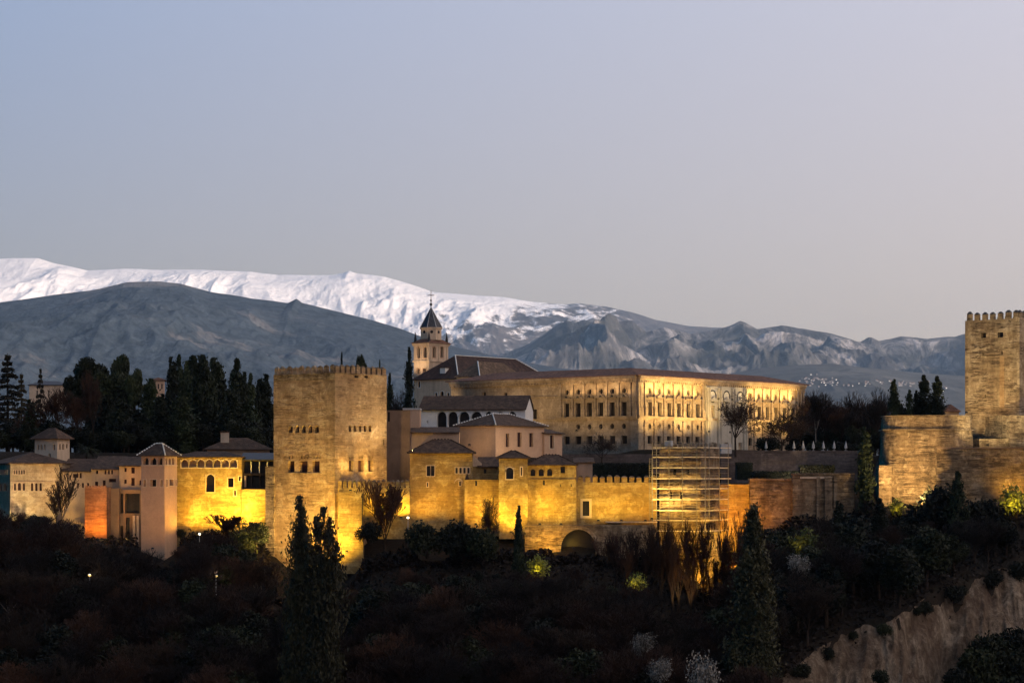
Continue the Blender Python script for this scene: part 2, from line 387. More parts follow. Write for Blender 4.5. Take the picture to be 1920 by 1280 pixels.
k = m.math('DIVIDE', m.math('SUBTRACT', m.math('ADD', sp.outputs[2], nz), thr), 200.0*FS)
rock = m.ramp(n2, [(.35, (.06, .055, .055)), (.6, (.15, .13, .12))])
cl = m.n('ShaderNodeClamp'); m.l(k, cl.inputs[0])
m.col(m.mix(cl.outputs[0], rock, (.95, .93, .92))); m.bump(m.math('ADD', n2, n1), .45, 200); M['snow'] = m.m
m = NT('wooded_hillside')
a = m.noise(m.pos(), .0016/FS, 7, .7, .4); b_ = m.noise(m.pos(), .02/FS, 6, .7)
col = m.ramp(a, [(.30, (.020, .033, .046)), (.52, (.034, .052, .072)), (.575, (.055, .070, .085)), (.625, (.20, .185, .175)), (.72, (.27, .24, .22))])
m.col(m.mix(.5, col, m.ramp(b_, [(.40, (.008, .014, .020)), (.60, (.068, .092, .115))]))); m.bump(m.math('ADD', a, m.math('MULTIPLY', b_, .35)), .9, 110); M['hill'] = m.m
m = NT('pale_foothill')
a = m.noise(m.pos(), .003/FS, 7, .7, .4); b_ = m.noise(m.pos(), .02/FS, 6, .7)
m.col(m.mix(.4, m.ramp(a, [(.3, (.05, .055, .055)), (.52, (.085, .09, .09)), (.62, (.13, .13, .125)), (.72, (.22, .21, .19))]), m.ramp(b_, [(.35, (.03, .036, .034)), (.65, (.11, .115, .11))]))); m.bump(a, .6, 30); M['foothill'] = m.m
m = NT('bare_rock')
a = m.noise(m.pos((1, .5, .35)), .0045/FS, 8, .7, .9); b_ = m.noise(m.pos(), .0013/FS, 6, .65)
col = m.ramp(a, [(.35, (.065, .065, .07)), (.49, (.14, .135, .13)), (.56, (.32, .295, .28)), (.64, (.58, .54, .52))])
m.col(m.mix(m.math('MULTIPLY', m.ramp(b_, [(.42, g3(1)), (.56, g3(0))]), .8), col, (.035, .04, .038))); m.bump(a, 1.0, 170); M['rock'] = m.m
mountain('snowy_mountain', [(-260,490),(0,485),(70,484),(100,493),(165,506),(230,503),(300,505),(400,507),(470,509),(520,516),(620,515),(645,511),(655,507),(668,512),(720,518),(770,533),(810,547),(870,552),(940,557),(1000,566),(1060,572),(1085,569),(1130,573),(1180,584),(1230,600),(1290,610),(1370,616),(1420,640),(1600,700),(2180,760)],
         22000, 4600, 420, 1250, 11, M['snow'], 230, jag=2.4, power=1.0)
mountain('rocky_mountain', [(-260,760),(700,720),(900,680),(985,648),(1040,612),(1062,600),(1080,604),(1095,599),(1130,611),(1160,604),(1185,601),(1212,622),(1245,611),(1295,626),(1335,619),(1372,610),(1388,603),(1400,607),(1420,617),(1465,609),(1500,618),(1560,626),(1612,641),(1628,631),(1634,631),(1648,638),(1690,630),(1740,636),(1790,632),(1815,624),(1920,605),(2180,600)],
         14500, 3300, 420, 680, 23, M['rock'], 110, jag=4.0, power=.95)
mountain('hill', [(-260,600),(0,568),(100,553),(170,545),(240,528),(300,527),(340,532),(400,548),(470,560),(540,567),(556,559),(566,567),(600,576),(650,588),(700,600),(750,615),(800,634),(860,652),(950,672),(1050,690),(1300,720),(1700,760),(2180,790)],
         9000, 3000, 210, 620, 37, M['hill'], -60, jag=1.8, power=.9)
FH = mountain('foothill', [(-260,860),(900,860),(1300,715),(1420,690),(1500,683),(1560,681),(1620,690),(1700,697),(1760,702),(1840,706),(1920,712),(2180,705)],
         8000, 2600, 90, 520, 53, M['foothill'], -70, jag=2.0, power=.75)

# ------------------------------------------------------------------ building kit
def arc_pts(kind, a0, a1, z0, z1, n=12):
    cx = (a0+a1)/2; rx = (a1-a0)/2
    if kind == 'arch':
        rz = min(rx*1.1, (z1-z0)*.6); cz = z1-rz
        return [(cx+rx*math.cos(math.pi*i/n), cz+rz*math.sin(math.pi*i/n)) for i in range(n+1)]
    rz = (z1-z0)/2; cz = (z0+z1)/2
    return [(cx+rx*math.cos(2*math.pi*i/(2*n)), cz+rz*math.sin(2*math.pi*i/(2*n))) for i in range(2*n+1)]
def panel(mb, a0, a1, z0, z1, holes, P, depth=.45):
    """wall face with real openings; holes = (a0, a1, z0, z1, kind)"""
    ca = sorted({a0, a1, *[h[0] for h in holes], *[h[1] for h in holes]}); cz = sorted({z0, z1, *[h[2] for h in holes], *[h[3] for h in holes]})
    ca = [c for c in ca if a0-1e-6 <= c <= a1+1e-6]; cz = [c for c in cz if z0-1e-6 <= c <= z1+1e-6]
    for i in range(len(ca)-1):
        j = 0
        while j < len(cz)-1:
            ma = (ca[i]+ca[i+1])/2
            inh = lambda q: any(h[0] < ma < h[1] and h[2] < q < h[3] for h in holes)
            if inh((cz[j]+cz[j+1])/2): j += 1; continue
            k = j+1
            while k < len(cz)-1 and not inh((cz[k]+cz[k+1])/2): k += 1
            mb.poly(P(ca[i], cz[j], 0), P(ca[i+1], cz[j], 0), P(ca[i+1], cz[k], 0), P(ca[i], cz[k], 0)); j = k
    for h in holes:
        b0, b1, y0, y1, kind = h
        if kind == 'rect': ring = [(b0,y0),(b1,y0),(b1,y1),(b0,y1),(b0,y0)]
        elif kind == 'arch':
            ar = arc_pts('arch', b0, b1, y0, y1); n = len(ar)//2
            for i in range(n): mb.poly(P(b1, y1, 0), P(*ar[i+1], 0), P(*ar[i], 0))
            for i in range(n, len(ar)-1): mb.poly(P(b0, y1, 0), P(*ar[i+1], 0), P(*ar[i], 0))
            ring = [(b0,y0),(b1,y0)] + ar + [(b0,y0)]
        else:
            ar = arc_pts('circle', b0, b1, y0, y1); q = (len(ar)-1)//4; cs = [(b1,y1),(b0,y1),(b0,y0),(b1,y0)]
            for i in range(len(ar)-1): mb.poly(P(*cs[min(3, i//q)], 0), P(*ar[i+1], 0), P(*ar[i], 0))
            ring = ar
        for p, q_ in zip(ring[:-1], ring[1:]):
            mb.poly(P(*p, 0), P(*q_, 0), P(*q_, depth), P(*p, depth))
PR = lambda a, z, d: (a, d, z)
PL = lambda a, z, d: (d, a, z)

class Bld:
    """box building: corner nearest the camera at photo column px and depth Y; u runs along its right-hand face, v along its left-hand face"""
    def __init__(s, name, label, cat, px, Y, th, top, base, mat, rpx=None, lpx=None, u=None, v=None, Rh=(), Lh=(), frame=None, fw=.18,
                 pane='pane', depth=.45, group=None, z0=None, cap=True, wname='wall', wlabel=None, winname='window', parent=None, build=True):
        s.px, s.Y, s.th = px, Y, R(th); s.C = Vector((PX(px, Y), Y)); s.e1 = Vector((math.cos(s.th), math.sin(s.th))); s.e2 = Vector((-s.e1.y, s.e1.x))
        s.u = u if u is not None else s.ru(rpx); s.v = v if v is not None else s.lv(lpx)
        s.z0 = PZ(base, Y) if z0 is None else z0
        s.root = empty(name, (s.C.x, s.C.y, s.z0), s.th, label, cat, group) if parent is None else parent
        s.h = PZ(top, Y) - s.z0
        s.depth = depth
        if not build: return
        mb = MB()
        s.RH = [s.hr(*h) for h in Rh]; s.LH = [s.hl(*h) for h in Lh]
        panel(mb, 0, s.u, 0, s.h, s.RH, PR, depth); panel(mb, 0, s.v, 0, s.h, s.LH, PL, depth)
        mb.poly((s.u,0,0), (s.u,s.v,0), (s.u,s.v,s.h), (s.u,0,s.h)); mb.poly((0,s.v,0), (0,s.v,s.h), (s.u,s.v,s.h), (s.u,s.v,0))
        if cap: mb.poly((0,0,s.h), (s.u,0,s.h), (s.u,s.v,s.h), (0,s.v,s.h))
        s.wall = mb.build(wname, M[mat], s.root)
        if wlabel: s.wall['label'] = wlabel
        for hs, P in ((s.RH, PR), (s.LH, PL)):
            for h in hs: s.window(h, P, pane, frame, fw, winname)
    def ru(s, px): t = (px-960)/F; return (t*s.C.y-s.C.x)/(s.e1.x-t*s.e1.y)
    def lv(s, px): t = (px-960)/F; return (t*s.C.y-s.C.x)/(s.e2.x-t*s.e2.y)
    def rY(s, u): return s.C.y+u*s.e1.y
    def lY(s, v): return s.C.y+v*s.e2.y
    def rz(s, px, py): return PZ(py, s.rY(s.ru(px)))-s.z0
    def lz(s, px, py): return PZ(py, s.lY(s.lv(px)))-s.z0
    def hr(s, a, b, y0, y1, kind='rect'):
        c = (a+b)/2; return (s.ru(a), s.ru(b), s.rz(c, y1), s.rz(c, y0), kind)
    def hl(s, a, b, y0, y1, kind='rect'):
        c = (a+b)/2; p, q = sorted((s.lv(a), s.lv(b))); return (p, q, s.lz(c, y1), s.lz(c, y0), kind)
    def window(s, h, P, pane='pane', frame=None, fw=.18, name='window', depth=None):
        d = (depth or s.depth)-.03
        a0, a1, z0, z1, kind = h
        mb = MB(); e = .04
        mb.poly(P(a0-e, z0-e, d), P(a1+e, z0-e, d), P(a1+e, z1+e, d), P(a0-e, z1+e, d))
        if kind == 'rect' and (a1-a0) > .9:      # glazing bars
            c = (a0+a1)/2; zc = z0+(z1-z0)*.6
            b = [P(c-.05, z0, d-.06), P(c+.05, z1, d-.01)]; mb.box(*sorted((b[0][0], b[1][0])), *sorted((b[0][1], b[1][1])), z0, z1)
            b = [P(a0, zc-.05, d-.07), P(a1, zc+.05, d-.012)]; mb.box(*sorted((b[0][0], b[1][0])), *sorted((b[0][1], b[1][1])), zc-.05, zc+.05)
        o = mb.build(name, M[pane], s.root)
        if frame:
            fb = MB(); g = .05
            def bx(p0, p1, q0, q1):
                A = P(p0, q0, -g); B = P(p1, q1, -.002)
                fb.box(*sorted((A[0], B[0])), *sorted((A[1], B[1])), q0, q1)
            bx(a0-fw, a0, z0-fw, z1); bx(a1, a1+fw, z0-fw, z1); bx(a0, a1, z0-fw, z0)
            if kind == 'rect': bx(a0-fw, a1+fw, z1, z1+fw)
            elif kind == 'arch':
                ar = arc_pts('arch', a0, a1, z0, z1); ou = arc_pts('arch', a0-fw, a1+fw, z0, z1+fw)
                # square alfiz round the arch head
                for i in range(len(ar)-1): fb.poly(P(*ar[i], -g), P(*ar[i+1], -g), P(*ou[i+1], -g), P(*ou[i], -g))
            fb.build('frame', M[frame], o)
        return o
    def box(s, name, mat, *ext, parent=None):
        mb = MB(); mb.box(*ext); return mb.build(name, M[mat], parent or s.root)
    def rbox(s, mb, p0, p1, y0, y1, out, inn=0.0):
        """box standing proud of the right face, in photo columns/rows"""
        a, b = s.ru(p0), s.ru(p1); c = (p0+p1)/2; mb.box(a, b, -out, inn, s.rz(c, y1), s.rz(c, y0))
    def lbox(s, mb, p0, p1, y0, y1, out, inn=0.0):
        a, b = sorted((s.lv(p0), s.lv(p1))); c = (p0+p1)/2; mb.box(-out, inn, a, b, s.lz(c, y1), s.lz(c, y0))
    def hip(s, rise, over=.6, mat='tile', ridge=True, u0=0, u1=None, v0=0, v1=None, z=None, inset=None, name='roof', gable=False, lab=None):
        u1 = s.u if u1 is None else u1; v1 = s.v if v1 is None else v1; z = s.h if z is None else z
        a0, a1, b0, b1 = u0-over, u1+over, v0-over, v1+over; du, dv = a1-a0, b1-b0
        ins = min(du, dv)/2 if inset is None else inset
        g = 0 if gable else ins
        if inset is not None: q = [(a0+ins,b0+ins),(a1-ins,b0+ins),(a1-ins,b1-ins),(a0+ins,b1-ins)]
        elif du >= dv: q = [(a0+g,b0+ins),(a1-g,b0+ins),(a1-g,b0+ins+1e-3),(a0+g,b0+ins+1e-3)]
        else: q = [(a0+ins,b0+g),(a0+ins+1e-3,b0+g),(a0+ins+1e-3,b1-g),(a0+ins,b1-g)]
        zt = z+rise; th = .16; c = [(a0,b0),(a1,b0),(a1,b1),(a0,b1)]
        mb = MB()
        vs = [(x,y,z) for x, y in c]+[(x,y,z+th) for x, y in c]+[(x,y,zt) for x, y in q]
        mb.add(vs, [(3,2,1,0)]+[(i,(i+1)%4,4+(i+1)%4,4+i) for i in range(4)]+[(4+i,4+(i+1)%4,8+(i+1)%4,8+i) for i in range(4)]+[(8,9,10,11)])
        if gable:
            pass
        ro = mb.build(name, M[mat], s.root)
        if lab: ro['label'] = lab
        if ridge:
            rb = MB()
            segs = [((c[i][0],c[i][1],z+th),(q[i][0],q[i][1],zt)) for i in range(4)]+[((*q[0],zt),(*q[1],zt)),((*q[1],zt),(*q[2],zt))]
            for p, r_ in segs:
                p = Vector(p); r_ = Vector(r_); L = (r_-p).length; n = int(L/.55)
                if n < 2: continue
                d = (r_-p)/n
                for k in range(n):
                    o = p+d*(k+.1); e = p+d*(k+.75)
                    rb.tube(o+Vector((0,0,.05)), e+Vector((0,0,.05)), .16, .13, 5)
            if rb.v: rb.build('ridge_cap', M['ridge'] if ridge == 'white' else M['tile'], ro)
        return ro
    def shed(s, u0, u1, v0, v1, zf, zb, mat='tile', th=.18, name='roof'):
        mb = MB(); mb.add([(u0,v0,zf-th),(u1,v0,zf-th),(u1,v1,zb-th),(u0,v1,zb-th),(u0,v0,zf),(u1,v0,zf),(u1,v1,zb),(u0,v1,zb)],
               [(3,2,1,0),(4,5,6,7),(0,1,5,4),(1,2,6,5),(2,3,7,6),(3,0,4,7)]); return mb.build(name, M[mat], s.root)
    def merlons(s, spots, mat='tapial', w_=1.05, t_=.6, h_=1.35, capm='tapial_grey', z=None, cap=.4):
        """spots = list of (u, v, along) ; one mesh for the body, one for its cap"""
        me = {}
        z = s.h if z is None else z
        for u_, v_, al in spots:
            if al not in me:
                hw, ht = (w_/2, t_/2) if al == 'u' else (t_/2, w_/2)
                b = MB(); b.box(-hw, hw, -ht, ht, 0, h_-cap)
                c = MB(); k = .35; c.add([(-hw-.05,-ht-.05,h_-cap+.002),(hw+.05,-ht-.05,h_-cap+.002),(hw+.05,ht+.05,h_-cap+.002),(-hw-.05,ht+.05,h_-cap+.002),(-hw*k,-ht*k,h_),(hw*k,-ht*k,h_),(hw*k,ht*k,h_),(-hw*k,ht*k,h_)],
                          [(3,2,1,0),(0,1,5,4),(1,2,6,5),(2,3,7,6),(3,0,4,7),(4,5,6,7)])
                me[al] = (b.mesh('merlon'), c.mesh('merlon_cap'))
            o = mesh_obj('merlon', me[al][0], M[mat], s.root); o.location = (u_, v_, z); o.rotation_euler = (random.uniform(-.03, .03), random.uniform(-.03, .03), 0)
            o.scale = (random.uniform(.9, 1.08), random.uniform(.9, 1.08), random.uniform(.86, 1.1))
            q = mesh_obj('cap', me[al][1], M[capm], o)

# ------------------------------------------------------------------ floodlights
def floodlight(loc, target, power, label, color=(1, .66, .20), ang=110, blend=.9, group=None, size=.25, cat='floodlight'):
    loc = Vector(loc); d = (Vector(target)-loc)
    r = empty('floodlight', loc, math.atan2(d.y, d.x)-math.pi/2, label, cat, group)
    h = MB(); h.box(-.22, .22, -.10, .16, .12, .42); h.box(-.28, -.24, -.05, .05, 0, .34); h.box(.24, .28, -.05, .05, 0, .34); h.box(-.28, .28, -.14, .14, -.06, 0)
    h.build('housing', M['black'], r)
    g = MB(); g.box(-.18, .18, .162, .175, .15, .39); g.build('lens', M['lens'], r)
    L = bpy.data.lights.new('flood', 'SPOT'); L.energy = power*1.5; L.color = color; L.spot_size = R(ang); L.spot_blend = blend; L.shadow_soft_size = size
    o = bpy.data.objects.new('light', L); COL.objects.link(o); o.parent = r
    dl = Vector((0, math.hypot(d.x, d.y), d.z)).normalized()
    o.location = Vector((0, .30, .45)); o.rotation_euler = dl.to_track_quat('-Z', 'Y').to_euler()
    return r
def flood_px(px, Y, tpx, tpy, tY, power, label, dz=.3, **k):
    x = PX(px, Y); return floodlight((x, Y, gz(x, Y)+dz), PT(tpx, tpy, tY), power, label, **k)

# ================================================================== BUILDINGS
TH = 50.5
# ---- great square tower
def trip(xs, w_, y0, y1, k='arch'): return [(x-w_/2, x+w_/2, y0, y1, k) for x in xs]
t = Bld('tower', 'massive square stone tower with a crenellated top, tallest and broadest of the lit fortress', 'tower', 628, 430, TH, 698, 1110, 'tapial',
    rpx=725, lpx=513,
    Lh=trip((545.3,557.7,570,582.2,594.4), 7.5, 797, 811.5)+[(540,552.5,864,885,'rect'),(562,577,864,885,'rect'),(586,599.6,864,885,'rect')]
       +trip((543,548.5,565.5,571.5,577,589,594.5,600),2.6,853.5,860),
    Rh=trip((656.3,665.5,674.8,684.2,693.5), 5.2, 796.5, 809.5)+[(654,662.5,863,883.5,'rect'),(671.4,681.7,863,883.5,'rect'),(690.3,699,863,883.5,'rect'),(664,672,703.5,708,'rect'),(683,690,704,708.5,'rect'),(717.6,719.6,824,834,'rect')]
       +trip((655.5,658.5,661.5,673.5,676.5,679.5,692,695,698),1.9,854.5,860,'rect'),
    frame='tapial', fw=.2, pane='pane_red', depth=.7)
com = t
n = 10
t.merlons([(0.3, (i+.5)*t.v/n, 'v') for i in range(n)]+[((i+.5)*t.u/n, .3, 'u') for i in range(n)]+[(t.u-.3, (i+.5)*t.v/n, 'v') for i in range(n)]+[((i+.5)*t.u/n, t.v-.3, 'u') for i in range(n)], 'tapial', .96, .6, 1.6)
mb = MB(); z = t.lz(600, 1085)
mb.box(-.35, 3.0, t.lv(515.5), t.lv(500), 0, t.lz(507, 874)); t_b = mb.build('buttress', M['tapial_grey'], t.root)
mb = MB()   # thin ledges
t.lbox(mb, 514, 627, 700.5, 702, .18); t.rbox(mb, 629, 724, 700.5, 702, .18)
t.lbox(mb, 537, 603, 886, 887, .12); t.rbox(mb, 652, 701, 885, 886, .12)
mb.build('string_course', M['tapial_grey'], t.root)
mb = MB(); t.lbox(mb, 514.5, 627, 702.1, 713, .06); mb.build('worn_band', M['rubble'], t.root)
# ---- low crenellated wall in front of the tower
b = Bld('battlement_wall', 'low battlemented wall running from the square tower to the tan hall, gold-lit', 'wall', 633, 430.6, 0, 914, 1010, 'ochre', rpx=768.5, v=1.2)
b.z0
n = 15
b.merlons([((i+.5)*b.u/n, .45, 'u') for i in range(n)], 'ochre', .70, .7, 1.55, 'tapial_grey', cap=.35)
b2 = Bld('bastion', 'plain orange-brown bastion with a downpipe, jutting out at the foot of the square tower', 'bastion', 634, 428.2, 0, 922, 1075, 'ochre', rpx=681, v=2.3)
mb = MB(); u_ = b2.ru(679.5); mb.tube((u_, -.12, b2.rz(680, 985)), (u_, -.12, b2.rz(680, 925)), .1); mb.build('downpipe', M['black'], b2.root)
# ---- hall with hipped roof (left lower)
b = Bld('hall', 'tan hall with dark hipped roof, twin window and blind arch beside the battlement wall', 'building', 768.5, 438, 0, 850, 1000, 'ochre', rpx=886, v=9,
    Rh=[(800,806.6,873,892,'rect'),(808.2,814.6,873,892,'rect'),(800.5,803,904.5,912,'rect')]+[(854+i*7.4, 858.2+i*7.4, 876.5, 887,'rect') for i in range(4)]+[(861,864,902,910,'rect')], frame='cream', fw=.14)
b.hip((850-823)/F*440, .55, 'tile', v1=9)
mb = MB()
ar = arc_pts('arch', b.ru(852), b.ru(868), b.rz(860, 950), b.rz(860, 899)); 
for p, q in zip(ar[:-1], ar[1:]): mb.poly((p[0],-.06,p[1]), (q[0],-.06,q[1]), (q[0]*1.0,-.06,q[1]+.3), (p[0],-.06,p[1]+.3))
mb.build('blind_arch', M['cream'], b.root)
b = Bld('buttress_wall', 'tall gold-lit buttress wall with a tiny sloped cap joining hall and small turret', 'wall', 871, 435.5, 0, 899, 1005, 'ochre', rpx=936.5, v=2.4,
    Rh=[(891,894.5,901.5,910.5,'rect')])
mb = MB(); u0, u1 = b.ru(871.2), b.ru(880); mb.add([(u0,0.3,b.h+.003),(u1,0.3,b.h+.003),(u1,2.3,b.h+.003),(u0,2.3,b.h+.003),((u0+u1)/2,1.3,b.h+1.3)],[(0,1,4),(1,2,4),(2,3,4),(3,0,4)]); mb.build('cap_stone', M['tile'], b.root)
b = Bld('annex', 'small annex with a lean-to roof tucked between the tan hall and the small turret', 'building', 886.5, 440.3, 0, 874, 960, 'ochre', rpx=936, v=4,
    Rh=[(907,912,879,887,'rect'),(929,933,899,909,'rect')])
b.shed(b.ru(895), b.u+.1, -.5, 4, b.h, b.h+1.9, 'tile')
mb = MB(); mb.add([(0,0,b.h),(b.ru(903),0,b.h),(b.ru(903),0,b.h+.6),(0,0,b.h+2.2),(0,4,b.h),(b.ru(903),4,b.h),(b.ru(903),4,b.h+.6),(0,4,b.h+2.2)],[(0,1,2,3),(7,6,5,4),(3,2,6,7),(0,3,7,4),(1,5,6,2)]); mb.build('gable_wall', M['cream'], b.root)
# ---- upper pink house with hipped roof
b = Bld('house', 'pink house with a large hipped roof and tall narrow windows above the turret roofs', 'house', 929, 457, TH, 798, 905, 'pinkdull', rpx=1020.5, lpx=858,
    Rh=[(948,954.6,812.5,837.5,'rect'),(970,977.8,810.5,837.5,'rect'),(992.2,999.5,811.5,837.5,'rect')], frame='pink', fw=.3, pane='pane_red')
b.wall.data.materials[0] = M['pink']
b.hip((800-776)/F*465, .7, 'tile', ridge='white')
hs = b
c = Bld('side_house', 'narrow pink wing with one tall window and flat tiled roof below the palace corner', 'house', 1020.8, 468.5, TH, 811.5, 905, 'pink', rpx=1054, v=6,
    Rh=[(1031,1038.2,816,840,'rect')], frame='cream', fw=.22, pane='pane_red')
c.shed(-.3, c.u+.5, -.5, 6, c.h, c.h+1.3, 'tile')
b = Bld('low_house', 'pale brown low wing with one square window, left of the pink house', 'house', 755.5, 453, 0, 810, 905, 'pinkdull', rpx=861, v=6,
    Rh=[(760,770,818.5,835,'rect')], frame='pinkdull', fw=.2, pane='pane_red')
b.shed(-.3, b.u, -.7, 6.2, b.h, b.h+1.2, 'tile')
b = Bld('cube_house', 'dark flat-roofed block with an orange-pink end wall beside the square tower', 'house', 756.5, 458, 0, 768, 905, 'redwall', rpx=787, v=7)
b.wall.data.materials[0] = M['pink']
b.box('parapet', 'lead', -.15, b.u+.15, -.15, 7.1, b.h+.002, b.h+.35)
b = Bld('back_wall', 'shadowed rough back wall in the gap between square tower and tan hall', 'wall', 724, 452, 0, 769, 912, 'brownwall', rpx=769, v=2,
    Rh=[(727,731,772,790,'rect')])
# ---- white arcaded gallery
b = Bld('arcade_building', 'white gallery with a row of round arches and a long dark roof under the palace', 'building', 985, 476, 80, 767.5, 830, 'white', lpx=787.5, u=10,
    Lh=[(819.5,837,771.5,801,'arch'),(840,858,771.5,801,'arch'),(861,880,771.5,801,'arch'),(883,904,771.5,801,'arch'),(910,923,771.5,801,'arch'),(930,946,771.5,801,'arch'),(953,968,771.5,801,'arch'),(801,803,788,793,'rect')],
    depth=1.1, winname='opening')
v1 = b.v; zr = b.h+3.0
mb = MB(); o_ = .6
mb.add([(-o_,-.25,b.h-.1),(-o_,v1+.3,b.h-.1),(5,-.25,zr),(5,v1+.3,zr),(10.4,-.25,b.h-.1),(10.4,v1+.3,b.h-.1),(-o_,-.25,b.h+.1),(-o_,v1+.3,b.h+.1),(5,-.25,zr+.2),(5,v1+.3,zr+.2),(10.4,-.25,b.h+.1),(10.4,v1+.3,b.h+.1)],
       [(6,7,9,8),(8,9,11,10),(0,2,3,1),(2,4,5,3),(0,1,7,6),(4,10,11,5),(0,6,8,2),(2,8,10,4),(1,3,9,7),(3,5,11,9)])
mb.build('roof', M['tile'], b.root)
mb = MB(); mb.add([(0,.02,b.h+.003),(10,.02,b.h+.003),(5,.02,zr-.05),(0,.3,b.h+.003),(10,.3,b.h+.003),(5,.3,zr-.05)],[(0,1,2),(5,4,3),(0,2,5,3),(1,4,5,2)]); mb.build('gable', M['white'], b.root)
for x0, x1 in ((837,840),(858,861),(880,883)):
    mb = MB(); c_ = (b.lv(x0)+b.lv(x1))/2; mb.cone(-.12, c_, b.lz(838, 801), b.lz(838, 780), .14, .12, 7); mb.box(-.3, .05, c_-.2, c_+.2, b.lz(838, 780), b.lz(838, 778)); mb.build('column', M['white'], b.root)

# ---- small turret and gate side
b = Bld('turret', 'square turret with a pyramid roof and one tall arched opening, brightly lit at its foot', 'tower', 935.5, 433, 0, 859.5, 1010, 'ochre', rpx=989.5, v=5.2,
    Rh=[(949,962.4,876,897.5,'arch'),(976.5,979,876,891,'rect')], frame='cream', fw=.2)
b.hip((859-843.5)/F*435, .5, 'tile')
b = Bld('gallery_house', 'long low house with three arched windows above a bright gold wall, right of the turret', 'building', 989.7, 435.5, 0, 872.5, 1005, 'ochre', rpx=1080.5, v=7,
    Rh=[(995,1003.6,879,892,'arch'),(1010,1019.5,878.5,892,'arch'),(1026,1035.5,878.5,892,'arch'),(1051,1059.5,874.5,886.5,'rect'),(1018,1021.6,900,909,'rect'),(1050.5,1052,907,912,'rect'),(1070,1072,907,912,'rect')], frame='ochre', fw=.16)
b.hip((872-851.5)/F*438, .45, 'tile', u0=-.1, u1=b.u-.1)
mb = MB(); b.rbox(mb, 990, 1080, 897.5, 898.3, .15); mb.build('string_course', M['tapial_grey'], b.root)
b = Bld('pink_hut', 'little dull pink house with a dark lean-to roof at the end of the gallery house', 'house', 1081, 441, 0, 866, 930, 'pinkdull', rpx=1111, v=6)
b.shed(-.6, b.u+.4, -.4, 6, b.h, b.h+1.0, 'tile')
b = Bld('gate_wall', 'gold-lit battlemented wall with a dark gateway, left of the scaffolded tower', 'wall', 1080.7, 438.5, 0, 904, 985, 'ochre', rpx=1232, v=1.6,
    Rh=[(1092.6,1105,939,966.5,'rect')], winname='door', frame='cream', fw=.45, pane='pane', depth=.8)
n = 11
b.merlons([((i+.55)*b.u/n, .5, 'u') for i in range(n)], 'ochre', 1.02, .8, 1.35, 'tapial_grey', cap=.35)
mb = MB(); b.rbox(mb, 1135, 1231, 977, 979, 2.2); mb.build('ledge', M['cream'], b.root)
# retaining wall with a great arch below the gate
b = Bld('retaining_wall', 'rough retaining wall pierced by a wide dark arch below the gold-lit gallery house', 'wall', 984, 431.5, 0, 984, 1130, 'rubble', rpx=1232, v=2.5,
    Rh=[(1052,1117,992,1125,'arch')], winname='opening', depth=2.2)
mb = MB(); ar = arc_pts('arch', b.ru(1052), b.ru(1117), b.rz(1085,1125), b.rz(1085,992)); ou = arc_pts('arch', b.ru(1052)-.7, b.ru(1117)+.7, b.rz(1085,1125), b.rz(1085,992)+.75)
for i in range(len(ar)-1): mb.poly((ar[i][0],-.12,ar[i][1]),(ar[i+1][0],-.12,ar[i+1][1]),(ou[i+1][0],-.12,ou[i+1][1]),(ou[i][0],-.12,ou[i][1]))
mb.build('arch_ring', M['tapial_grey'], b.root)

# ---- scaffolded tower
b = Bld('scaffolded_tower', 'square stone tower wrapped in scaffolding between the gold gate wall and brown wall', 'tower', 1313.5, 434, 64, 840, 1190, 'tapial_grey', rpx=1349, lpx=1236.5,
    Lh=[(1262,1268,879.5,890,'rect'),(1288,1292.5,880,890,'rect'),(1256,1260,922,935,'rect'),(1275,1279,922,935,'rect')])
n = 7
b.merlons([(.35, (i+.5)*b.v/n, 'v') for i in range(n)]+[((i+.5)*b.u/4, .35, 'u') for i in range(4)], 'tapial_grey', .75, .6, 1.15, 'tapial_grey', cap=.25)
sroot = empty('scaffold', b.root.location, b.root.rotation_euler.z, 'steel scaffolding with pale plank decks and ladders around the square tower', 'scaffold')
lv = lambda p: b.lv(p)
decks = [838.8, 856.8, 876.6, 897, 915.8, 936, 956.5, 975, 995]
for i, y in enumerate(decks):
    z = b.lz(1280, y); mb = MB()
    mb.box(-1.5, -.75, -1.4, lv(1229), z-.09, z+.09)
    mb.box(-.6, b.u+(2.6 if i in (0,1,3) else .9), -1.5, -.6, z-.085, z+.095)
    mb.build('deck', M['plank'], sroot)
    if i < len(decks)-1:
        z2 = b.lz(1280, decks[i])
        rl = MB()
        for dz in (.55, 1.05): rl.tube((-1.55, -1.5, z2+dz), (-1.55, lv(1229), z2+dz), .03, n=4); rl.tube((-1.55, -1.55, z2+dz), (b.u+.9, -1.55, z2+dz), .03, n=4)
        rl.build('guard_rail', M['steel'], sroot)
for p in (1229, 1236.5, 1260, 1285, 1312):
    mb = MB(); mb.tube((-1.5, lv(p), b.lz(1280, 1010)), (-1.5, lv(p), b.lz(1280, 830)), .075, n=5); mb.build('pole', M['steel'], sroot)
for uu in (-1.5, .6, b.u*.6, b.u+.8):
    mb = MB(); mb.tube((uu, -1.55, b.lz(1280, 1010)), (uu, -1.55, b.lz(1280, 830)), .075, n=5); mb.build('pole', M['steel'], sroot)
for k_, (pa_, pb_) in enumerate(((1236.5,1260),(1260,1285),(1285,1312),(1236.5,1285),(1260,1312))):
    mb = MB()
    for q_ in range(k_ % 2, len(decks)-1, 2): mb.tube((-1.56, lv(pa_), b.lz(1280, decks[q_+1])), (-1.56, lv(pb_), b.lz(1280, decks[q_])), .035, n=4)
    mb.build('brace', M['steel'], sroot)
